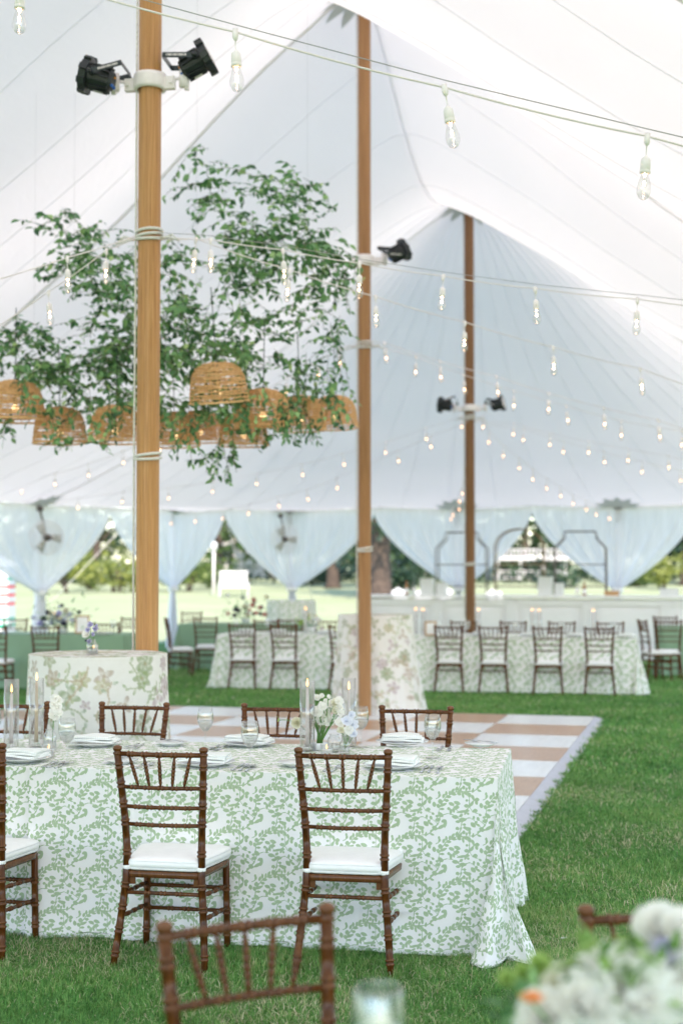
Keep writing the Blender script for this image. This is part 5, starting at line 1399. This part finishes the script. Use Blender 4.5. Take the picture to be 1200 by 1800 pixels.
# shelf frames behind the bar
def etagere(label, v, w_, mat, top='shoulder', u=12.35, H=2.42):
    t = thing('back_bar_shelf', label, 'shelf', TW(u, v), R(-14.6)); h = w_/2; mb = MB()
    for y in (-.17, .17):
        if top == 'shoulder': pts = [(-h, y, 0), (-h, y, H-.32), (-h+.05, y, H-.27), (-h+.17, y, H-.14), (-h+.20, y, H), (h-.20, y, H), (h-.17, y, H-.14), (h-.05, y, H-.27), (h, y, H-.32), (h, y, 0)]
        else: pts = [(-h, y, 0), (-h, y, H-.35)]+[(-h*math.cos(q), y, H-.35+.38*math.sin(q)) for q in np.linspace(.2, PI-.2, 9)]+[(h, y, H-.35), (h, y, 0)]
        mb.tube(pts, .012, 6)
    mb.build('frame', mat, t)
    for z in (.9, 1.35, 1.78):
        mb = MB(); mb.box((0, 0, z), (w_-.03, .34, .02)); mb.build('shelf', M['glass'] if mat is M['bronze'] else mat, t, smooth=False)
        mb = MB()
        for y in (-.17, .17): mb.tube([(-h, y, z), (h, y, z)], .011, 5)
        mb.build('cross_bar', mat, t)
etagere('dark metal shelf frame behind the bar next to the farthest pole', -1.02, 1.0, M['bronze'])
etagere('bronze arched shelf frame at the middle of the bar against the greenery', .12, .95, M['gold'], 'arch', H=2.45)
etagere('dark metal shelf frame behind the bar before the right curtain', 1.3, .98, M['bronze'])
def bottle(label, v, h, mat, r=.038, u=11.45, z=BH+.006):
    t = thing('bottle', label, 'bottle', TW(u, v, z), 0, 'bottles standing on the bar'); mb = MB()
    mb.lathe([(0, 0), (r, .0), (r, h*.6), (r*.4, h*.75), (r*.36, h*.97), (0, h)], 14); mb.build('glass_body', mat, t); mb = MB(); mb.lathe([(r*1.01, h*.15), (r*1.015, h*.45)], 14); mb.build('paper_label', M['white_cloth'], t)
for k, (v, h, m_, lb) in enumerate([(-1.95, .28, 'amber', 'amber bottle at the left end of the bar'), (-1.8, .30, 'glass', 'clear bottle beside the amber bottle at the left end of the bar'), (1.32, .30, 'glass', 'clear bottle right of the milky boxes on the bar'), (1.45, .26, 'amber', 'short amber bottle before the right shelf frame'), (3.3, .28, 'glass', 'clear bottle near the right end of the bar')]):
    bottle(lb, v, h, M[m_])
def cbox(label, v, d, mat, u=11.5):
    t = thing('serving_box', label, 'box', TW(u, v, BH+.006), R(-14.6), 'milky boxes on the bar'); mb = MB(); x, y, z = d; th_ = .012
    for c, s_ in (((0, 0, th_/2), (x, y, th_)), ((0, -y/2+th_/2, z/2+th_/2), (x, th_, z-th_)), ((0, y/2-th_/2, z/2+th_/2), (x, th_, z-th_)), ((-x/2+th_/2, 0, z/2+th_/2), (th_, y-2*th_-.002, z-th_)), ((x/2-th_/2, 0, z/2+th_/2), (th_, y-2*th_-.002, z-th_))): mb.box(c, s_)
    mb.build('walls', mat, t, smooth=False); mb = MB(); mb.box((0, 0, z+.008), (x+.02, y+.02, .012)); mb.build('lid', mat, t, smooth=False)
cbox('tall milky box on the bar left of the farthest pole', -1.55, (.24, .24, .30), M['clear_box'])
cbox('smaller milky box touching the left side of the farthest pole on the bar', -1.27, (.18, .2, .22), M['clear_box'])
cbox('tall milky box on the bar right of the arched shelf', .72, (.26, .24, .34), M['clear_box'])
cbox('low milky box beside the tall one right of the arched shelf', .98, (.16, .2, .22), M['clear_box'])
cbox('low wooden caddy on the bar at the foot of the right curtain', 1.95, (.26, .2, .07), M['oak'])
cbox('pale box on the bar at the right frame edge', 3.0, (.34, .22, .12), M['clear_box'])

# ------------------------------------------------------------------ things on the far tables
def on_h(px, D, z): return Vector(((px-600)*D/2500, D, z))
far_candles = [(730, 19.9, 'leftmost lit candle of the far right table'), (743, 19.6, 'second lit candle from the left on the far right table'), (840, 19.6, 'lit candle beside the foot of the farthest pole'), (934, 19.5, 'left one of two lit candles right of the middle of the far right table'), (946, 19.3, 'right one of two lit candles right of the middle of the far right table'), (1041, 19.2, 'rightmost lit candle on the far right table'), (537, 20.2, 'lit candle on the far left vine table')]
src = [o for o in bpy.data.objects if o.get('category') == 'candle' and o.name.startswith('taper')][0]
for px, D, lb in far_candles:
    p = on_h(px, D+.15, TH+.004); dup(cyl, 'glass around the '+lb.replace(' right of the middle', ''), p); c = dup(src, lb, p+Vector((0, 0, .008))); c.scale = (1, 1, 1.22)
gi = 0
for px, D, w_ in ((770, 19.75, 'left end'), (820, 19.65, 'left half'), (905, 19.5, 'middle'), (985, 19.35, 'right half'), (1075, 19.2, 'right end')):
    dup(gob, f'water glass on the {w_} of the far right vine table', on_h(px, D, TH+.004)); dup(dp, f'white plate on the {w_} of the far right vine table', on_h(px+22, D-.1, TH+.004)); dup(np_, f'napkin on the plate at the {w_} of the far right vine table', on_h(px+22, D-.1, TH+.022), R(-11))
for px, D, w_ in ((415, 20.6, 'left end'), (470, 20.5, 'middle'), (555, 20.3, 'right half')):
    dup(gob, f'water glass on the {w_} of the far left vine table', on_h(px, D, TH+.004)); dup(dp, f'white plate on the {w_} of the far left vine table', on_h(px+18, D-.1, TH+.004)); dup(np_, f'napkin on the plate at the {w_} of the far left vine table', on_h(px+18, D-.1, TH+.022), R(-11))
for px, D, w_ in ((20, 20.2, 'left part'), (85, 20.1, 'middle'), (200, 19.95, 'right part')):
    dup(gob, f'water glass on the {w_} of the left green covered table', on_h(px, D, TH+.004)); dup(dp, f'white plate on the {w_} of the left green covered table', on_h(px-18, D-.05, TH+.004))
def frame_card(label, p, rz=0, h=.26, w_=.2):
    t = thing('picture_frame', label, 'frame', p, rz, 'framed table cards'); r = Matrix.Rotation(-.15, 3, 'X')
    mb = MB()
    for c, s_ in (((-w_/2+.01, 0, h/2), (.02, .016, h)), ((w_/2-.01, 0, h/2), (.02, .016, h)), ((0, 0, h-.01), (w_-.042, .015, .02)), ((0, 0, .012), (w_-.042, .015, .02))): mb.box(r @ Vector(c), s_, rot=r)
    mb.build('moulding', M['oak'], t, smooth=False); mb = MB(); mb.box(r @ Vector((0, .003, h/2)), (w_-.042, .004, h-.046), rot=r); mb.build('card', M['white_cloth'], t, smooth=False)
frame_card('oak framed card right of the flowers on the left green table', on_h(146, 20.2, TH+.004), R(10))
frame_card('small oak framed card on the far right vine table behind the middle highboy', on_h(756, 19.5, TH+.004), R(-5), .2, .16)
def arrangement(label, p, r, cols, n=26, nl=120, seed=1, leafmat='vine_leaf'):
    rr = random.Random(seed); t = thing('flower_arrangement', label, 'flowers', p)
    mb = MB(); mb.lathe([(0, 0), (.05, 0), (.08, .06), (.07, .09), (.06, .08), (0, .05)], 16); mb.build('bowl', M['china'], t)
    for k in range(n):
        c = Vector((rr.gauss(0, r*.55), rr.gauss(0, r*.35), .10+abs(rr.gauss(0, r*.45)))); bloom(t, c, rr.uniform(.03, .06), M[rr.choice(cols)], (rr.uniform(-.6, .6), -.8, rr.uniform(0, .9)), 3, rr)
    mb = MB()
    for k in range(nl):
        c = Vector((rr.gauss(0, r*.65), rr.gauss(0, r*.4), .06+abs(rr.gauss(0, r*.6)))); petal_patch(mb, c, (rr.uniform(-1, 1), rr.uniform(-1, 1), rr.uniform(-.2, 1)), (0, 0, 1), rr.uniform(.05, .11), rr.uniform(.02, .04), -.2)
    me = mb.mesh('leaves', M[leafmat]); a = me.attributes.new('tint', 'FLOAT', 'POINT'); a.data.foreach_set('value', np.repeat(np.random.RandomState(seed).rand(nl), 12).astype(np.float32)); o = bpy.data.objects.new('foliage', me); COL.objects.link(o); o.parent = t; o['kind'] = 'stuff'
arrangement('wide arrangement of pale blue and white blooms on the left green table', on_h(112, 20.3, TH), .30, ['petal_white', 'petal_blue', 'petal_blue', 'petal_lav', 'berry', 'petal_cream'], 34, 170, 3)
arrangement('arrangement of pink and dark blooms on the small green table', on_h(432, 24.4, TH), .32, ['petal_pink', 'petal_pink', 'berry', 'petal_white', 'petal_cream'], 24, 130, 4)
arrangement('small white arrangement on the far left vine table near the tall table', on_h(545, 20.6, TH), .16, ['petal_white', 'petal_cream', 'petal_green'], 10, 40, 5)
votive('tiny candle glowing in the blue and white arrangement', on_h(97, 20.0, TH+.26))

# ------------------------------------------------------------------ beyond the tent
def canopy_leaves(cent, rad, n, size, rs_, shell=.55, squash=1):
    v = rs_.normal(size=(n, 3)); v /= np.linalg.norm(v, axis=1)[:, None]
    ph = rs_.rand(6)*6
    bump = 1+.16*np.sin(v[:, 0]*5+ph[0])*np.sin(v[:, 2]*6+ph[1])+.12*np.sin(v[:, 1]*9+ph[2])*np.sin(v[:, 0]*11+ph[3])
    rr = (shell+(1-shell)*rs_.rand(n)**.6)*bump
    return np.array(cent)+v*rr[:, None]*np.array(rad)
def leaf_quads(P, size, rs_):
    n = len(P); a = rs_.normal(size=(n, 3)); a /= np.linalg.norm(a, axis=1)[:, None]; b = np.cross(a, rs_.normal(size=(n, 3))); b /= np.linalg.norm(b, axis=1)[:, None]
    s = (size*(.6+.8*rs_.rand(n)))[:, None]
    V = np.stack([P-a*s*.5, P+b*s*.32, P+a*s*.5, P-b*s*.32], 1).reshape(-1, 3)
    return V, (np.arange(n)[:, None]*4+np.arange(4))
def foliage(name, blobs_, size, mat, seed, parent=None, dens=9.0, bias=0):
    rs_ = np.random.RandomState(seed); P = []
    for (c, r) in blobs_:
        n = int(dens*(r[0]*r[1]*r[2])**(2/3)*12/(size*size)*.05)+40
        P.append(canopy_leaves(c, r, n, size, rs_))
    P = np.concatenate(P); V, F = leaf_quads(P, size, rs_)
    lump = .5+.22*np.sin(P[:, 0]*1.7/size*.25+1)*np.sin(P[:, 2]*1.9/size*.25)+.16*rs_.normal(size=len(P))+bias
    return npmesh(name, V, F, mat, {'tint': np.repeat(np.clip(lump, 0, 1), 4)}, smooth=False, parent=parent)
def gpos(px, D): x = (px-600)*D/2500; return Vector((x, D, ground_z(x, D)))
def tree(label, px, D, h, crown, trunk_r, seed, mat='tree', size=.36, group='trees beyond the lawn', lean=0, dens=20, kindname='broadleaf_tree'):
    p = gpos(px, D); t = thing(kindname, label, 'tree', p, 0, group); rr = random.Random(seed)
    mb = MB(); mb.tube([(0, 0, -.1), (0, 0, .3), (lean*.3, 0, h*.25), (lean*.7, 0, h*.5), (lean, 0, h*.8)], [trunk_r*1.9, trunk_r*1.15, trunk_r, trunk_r*.75, trunk_r*.25], 10)
    for k in range(6):
        a = rr.random()*6; z = h*rr.uniform(.25, .5); mb.tube([(lean*.4, 0, z), (math.cos(a)*h*.12+lean*.5, math.sin(a)*h*.12, z+h*.12), (math.cos(a)*h*.3+lean, math.sin(a)*h*.3, z+h*.28)], [trunk_r*.5, trunk_r*.32, trunk_r*.12], 6)
    mb.build('trunk', M['bark'], t); bl_ = []
    for k in range(crown[2]):
        a = rr.random()*6; q = rr.random()**.5*crown[0]; zz = h*rr.uniform(.2, 1); r = crown[1]*rr.uniform(.7, 1.2)
        bl_.append(((math.cos(a)*q+lean, math.sin(a)*q*.7, zz), (r, r*.8, r*.7)))
    foliage('crown', bl_, size, M[mat], seed, t, dens); return t
def bush(label, px, D, r, seed, mat='bush', size=.22, n=5, bias=0, name='bush', group='bushes along the far side of the lawn'):
    p = gpos(px, D); t = thing(name, label, 'bush', p, 0, group); rr = random.Random(seed)
    bl_ = [((rr.uniform(-.6, .6)*r[0], rr.uniform(-.4, .4)*r[1], r[2]*rr.uniform(.35, .75)), (r[0]*rr.uniform(.45, .7), r[1]*.6, r[2]*rr.uniform(.35, .55))) for _ in range(n)]
    foliage('leaves', bl_, size, M[mat], seed, t, 14, bias)['kind'] = 'stuff'
    mb = MB()
    for k in range(5): mb.tube([(rr.uniform(-.2, .2), 0, -.1), (rr.uniform(-.5, .5)*r[0], 0, r[2]*.6)], .04, 5)
    mb.build('branch', M['bark'], t); return t
bush('bright yellow green rounded bush seen in the left curtain gap', 122, 66, (1.5, 1.2, 1.8), 1, bias=.35)
bush('bright green bush just left of the nearest pole in the curtain gap', 205, 67, (1.3, 1.1, 1.7), 2, bias=.22)
bush('pale bush between the two bright ones in the left curtain gap', 160, 70, (1.3, 1.2, 1.2), 12, bias=.3)
bush('clipped green hedge bush right of the nearest pole', 330, 68, (1.6, 1.2, 1.6), 3, 'tree', bias=.25)
bush('low green bush left of the white bench', 372, 72, (1.3, 1.2, 1.2), 4, 'tree', bias=.1)
bush('low dark bush left of the middle pole behind the curtain', 545, 76, (2.2, 1.2, 1.1), 5, 'darktree')
bush('dark bush at the foot of the broad trunk', 690, 64, (1.5, 1.0, 1.1), 6, 'darktree')
bush('sunlit yellow green bush at the right frame edge', 1165, 70, (1.1, 1.0, 1.7), 7, bias=.35)
bush('low green shrub behind the right end of the bar', 1120, 74, (2.0, 1.0, .9), 8, 'tree')
bush('dark low shrub under the porch of the white house', 985, 72, (1.4, .9, .8), 9, 'darktree')
tree('olive green tree above the bright bushes in the left gap', 170, 84, 6.5, (3.2, 1.6, 9), .22, 11, 'bush', dens=18)
tree('dark green tree behind the curtain left of the nearest pole', 70, 88, 8, (3.6, 1.9, 9), .25, 12, 'darktree')
tree('leafy tree with a gap of light right of the nearest pole', 385, 82, 7, (2.4, 1.4, 8), .2, 13, 'tree')
tree('green tree behind the curtain right of the nearest pole', 300, 92, 8, (3.4, 1.9, 9), .25, 14, 'tree')
tree('dark straight trunked tree left of the middle pole', 585, 72, 8.5, (3.4, 1.6, 10), .28, 15, 'darktree')
tree('broad old trunk with spreading roots just right of the middle pole', 668, 60, 8.5, (3.4, 1.5, 9), .42, 16, 'darktree', dens=18)
tree('dark tree behind the bar between the two far shelf frames', 800, 84, 8, (3, 1.6, 9), .25, 17, 'darktree')
tree('bright topped tree behind the arched shelf frame', 922, 98, 8.5, (3.2, 1.8, 10), .28, 18, 'tree', dens=18)
tree('dark tree right of the porch behind the right curtain', 1050, 92, 8.5, (3, 1.7, 9), .28, 19, 'darktree')
tree('deep green evergreen at the right frame edge', 1205, 76, 9, (3.0, 1.6, 12), .3, 20, 'darktree')
tree('tall tree standing behind the left wood edge', 480, 96, 8.5, (3.6, 1.9, 10), .28, 21, 'tree')
fw = []
rs2 = random.Random(77)
for k in range(70): x = rs2.uniform(-48, 48); fw.append(((x, 104+rs2.uniform(-4, 4), 1.2+rs2.uniform(1, 6.0)), (rs2.uniform(2.4, 4), 2.4, rs2.uniform(1.6, 3))))
wd = foliage('far_wood', fw, .6, M['tree'], 31, None, 22); tag(wd, 'far-off wood closing the view behind the houses', 'trees', kind='stuff')
hd = []
for k in range(44): x = -22+k*1.03+rs2.uniform(-.3, .3); hd.append(((x, 79+rs2.uniform(-.5, .5), 1.0+rs2.uniform(.35, .65)), (rs2.uniform(.8, 1.2), .8, rs2.uniform(.6, 1.0))))
hdo = foliage('hedge', hd, .24, M['darktree'], 41, None, 12, .1); tag(hdo, 'long loose dark green hedge along the far side of the sunny lawn', 'hedge')
def house(label, px, D, W_, Dp, H, rz=0, porch=False):
    p = gpos(px, D); t = thing('house', label, 'building', p, rz)
    mb = MB(); mb.box((0, Dp/2, H/2), (W_, Dp, H))
    for k in range(int(H/.22)): mb.box((0, -.012, .1+k*.22), (W_+.02, .02, .19))
    if porch: pass
    mb.build('wall', M['house'], t, smooth=False)
    mb = MB(); o_ = .35; RH = .25 if porch else 1.7; mb.add([(-W_/2-o_, -o_, H+.03), (W_/2+o_, -o_, H+.03), (W_/2+o_, Dp+o_, H+.03), (-W_/2-o_, Dp+o_, H+.03), (-W_/2-o_, Dp/2, H+RH), (W_/2+o_, Dp/2, H+RH)], [(0, 1, 5, 4), (2, 3, 4, 5), (1, 2, 5), (3, 0, 4), (0, 3, 2, 1)]); mb.build('roof', M['roofm'], t, smooth=False)
    if porch: t.scale = (1, 1, .70)
    n = max(2, int(W_/2.2))
    for k in range(n):
        x = (k+.5)/n*W_-W_/2; z = H*.52
        f = thing('window', None, None); f.parent = t
        mb = MB(); mb.box((x, -.05, z), (.8, .03, 1.2)); mb.build('pane', M['pane'], f, smooth=False)
        mb = MB()
        for c, s_ in (((x-.44, -.06, z), (.09, .07, 1.38)), ((x+.44, -.06, z), (.09, .07, 1.38)), ((x, -.06, z+.645), (.78, .068, .09)), ((x, -.06, z-.645), (.78, .068, .09)), ((x, -.067, z), (.04, .03, 1.19))): mb.box(c, s_)
        mb.build('frame', M['white_metal'], f, smooth=False)
    if porch:
        for z, yy in ((1.95, -1.6), (.12, -1.9)):
            rl = thing('railing', None, None); rl.parent = t
            mb = MB(); mb.box((0, yy, z+.75), (W_, .08, .07)); mb.box((0, yy, z+.12), (W_, .08, .06)); mb.build('rail', M['house'], rl, smooth=False)
            mb = MB()
            for k in range(int(W_/.22)): mb.box((-W_/2+.11+k*.22, yy, z+.435), (.06, .05, .56))
            mb.build('balusters', M['house'], rl, smooth=False)
        mb = MB(); mb.box((0, -.9, 1.90), (W_+.2, 2.0, .22)); mb.build('balcony_floor', M['house'], t, smooth=False)
        mb = MB(); mb.box((0, -.2, .95), (W_-.4, .25, 1.6)); mb.build('porch_shade_slab', M['pane'], t, smooth=False)  # solid dark slab standing in for the shade under the porch
        for k in range(4): mb = MB(); mb.box((-W_/2+.1+k*(W_-.2)/3, -1.7, .95), (.13, .13, 1.9)); mb.build('porch_post', M['house'], t, smooth=False)
house('white clapboard house behind the tree right of the nearest pole', 428, 104, 4.5, 4, 3.2, R(8))
house('white house with a railed balcony and porch behind the bar', 927, 86, 4.2, 4, 1.8, 0, True)
house('white building glimpsed through leaves right of the middle pole', 712, 108, 4.5, 4, 3.6, R(-6))
def adirondack(label, p, rz, first=[None]):
    if first[0]: return dup(first[0], label, p, rz)
    t = thing('garden_chair', label, 'chair', p, rz, 'white slatted garden chairs on the lawn')
    for k in range(5):
        mb = MB(); r = Matrix.Rotation(-.45, 3, 'X'); h = .78-.05*abs(k-2); mb.box(Vector(((k-2)*.11, .25, .30)) + r @ Vector((0, 0, h/2)), (.095, .02, h), rot=r); mb.build('back_slat', M['house'], t, smooth=False)
        mb = MB(); mb.box((0, -.28+k*.11, .34-k*.02), (.56, .095, .02)); mb.build('seat_slat', M['house'], t, smooth=False)
    for s in (-1, 1):
        mb = MB(); mb.box((s*.33, -.02, .56), (.13, .72, .025)); mb.build('armrest', M['house'], t, smooth=False)
        mb = MB(); mb.box((s*.31, -.30, .275), (.03, .1, .55)); mb.build('leg', M['house'], t, smooth=False)
        mb = MB(); mb.box((s*.275, .1, .2), (.03, .85, .12), rot=Matrix.Rotation(-.22, 3, 'X')); mb.build('side_rail', M['house'], t, smooth=False)
    first[0] = t; return t
for px, D, rz, lb in ((716, 46, R(30), 'leftmost white slatted garden chair beyond the bar'), (741, 45, R(-10), 'middle white slatted garden chair beyond the bar'), (766, 46.5, R(-40), 'white slatted garden chair nearest the milky box on the bar'), (880, 45, R(20), 'white slatted garden chair just right of the farthest pole')):
    adirondack(lb, gpos(px, D), rz)
# white bench and lamp post in the second gap
t = thing('garden_bench', 'white high backed garden bench in the gap right of the nearest pole', 'bench', gpos(411, 62), R(8))
for k in range(6): mb = MB(); mb.box((0, .25, .45+k*.125), (1.2, .03, .115)); mb.build('back_slat', M['house'], t, smooth=False)
for k in range(4): mb = MB(); mb.box((0, -.2+k*.125, .42), (1.2, .11, .03)); mb.build('seat_slat', M['house'], t, smooth=False)
for s in (-1, 1):
    mb = MB(); mb.box((s*.62, .0, .33), (.04, .55, .66)); mb.build('side_panel', M['house'], t, smooth=False)
t = thing('lamp_post', 'pale lamp post left of the white bench', 'lamp post', gpos(376, 64))
mb = MB(); mb.tube([(0, 0, 0), (0, 0, 1.1), (0, 0, 2.0)], [.07, .045, .04], 8); mb.build('post', M['white_metal'], t)
mb = MB(); mb.lathe([(.05, 2.0), (.14, 2.05), (.17, 2.3), (.02, 2.42)], 10); mb.build('lantern', M['clear_box'], t)
# striped cabana at the left
t = thing('striped_cabana', 'white cabana with red and green stripes at the left frame edge', 'cabana', at(-28, 1010, 38)*1.0)
t.location.z = 0
cw = 1.5
for k, (z0, z1, m_) in enumerate([(0, .18, 'house'), (.18, .26, 'green_c'), (.26, .34, 'house'), (.34, .42, 'green_c'), (.42, .75, 'house'), (.75, .83, 'red'), (.83, .98, 'house'), (.98, 1.06, 'red'), (1.06, 1.2, 'house'), (1.2, 1.28, 'red'), (1.28, 1.42, 'house'), (1.42, 1.48, 'green_c'), (1.48, 1.8, 'house')]):
    mb = MB(); mb.box((0, 0, (z0+z1)/2), (cw-.006*(k % 2), .9-.006*(k % 2), z1-z0-.001)); mb.build('stripe', M[m_], t, smooth=False)
mb = MB(); mb.add([(-cw/2-.1, -.55, 1.8), (cw/2+.1, -.55, 1.8), (cw/2+.1, .55, 1.8), (-cw/2-.1, .55, 1.8), (0, 0, 2.3)], [(0, 1, 4), (1, 2, 4), (2, 3, 4), (3, 0, 4), (3, 2, 1, 0)]); mb.build('roof', M['house'], t, smooth=False)
# small scrap of clear plastic on the grass right of the front table
t = tag(MB().box((0, 0, .012), (.035, .022, .002), rz=.4).build('plastic_scrap', M['clear_box'], smooth=False), 'tiny pale scrap lying on the grass near the right blurred chair', 'litter'); t.location = gnd(991, 1653)
print('objects', len(bpy.data.objects))
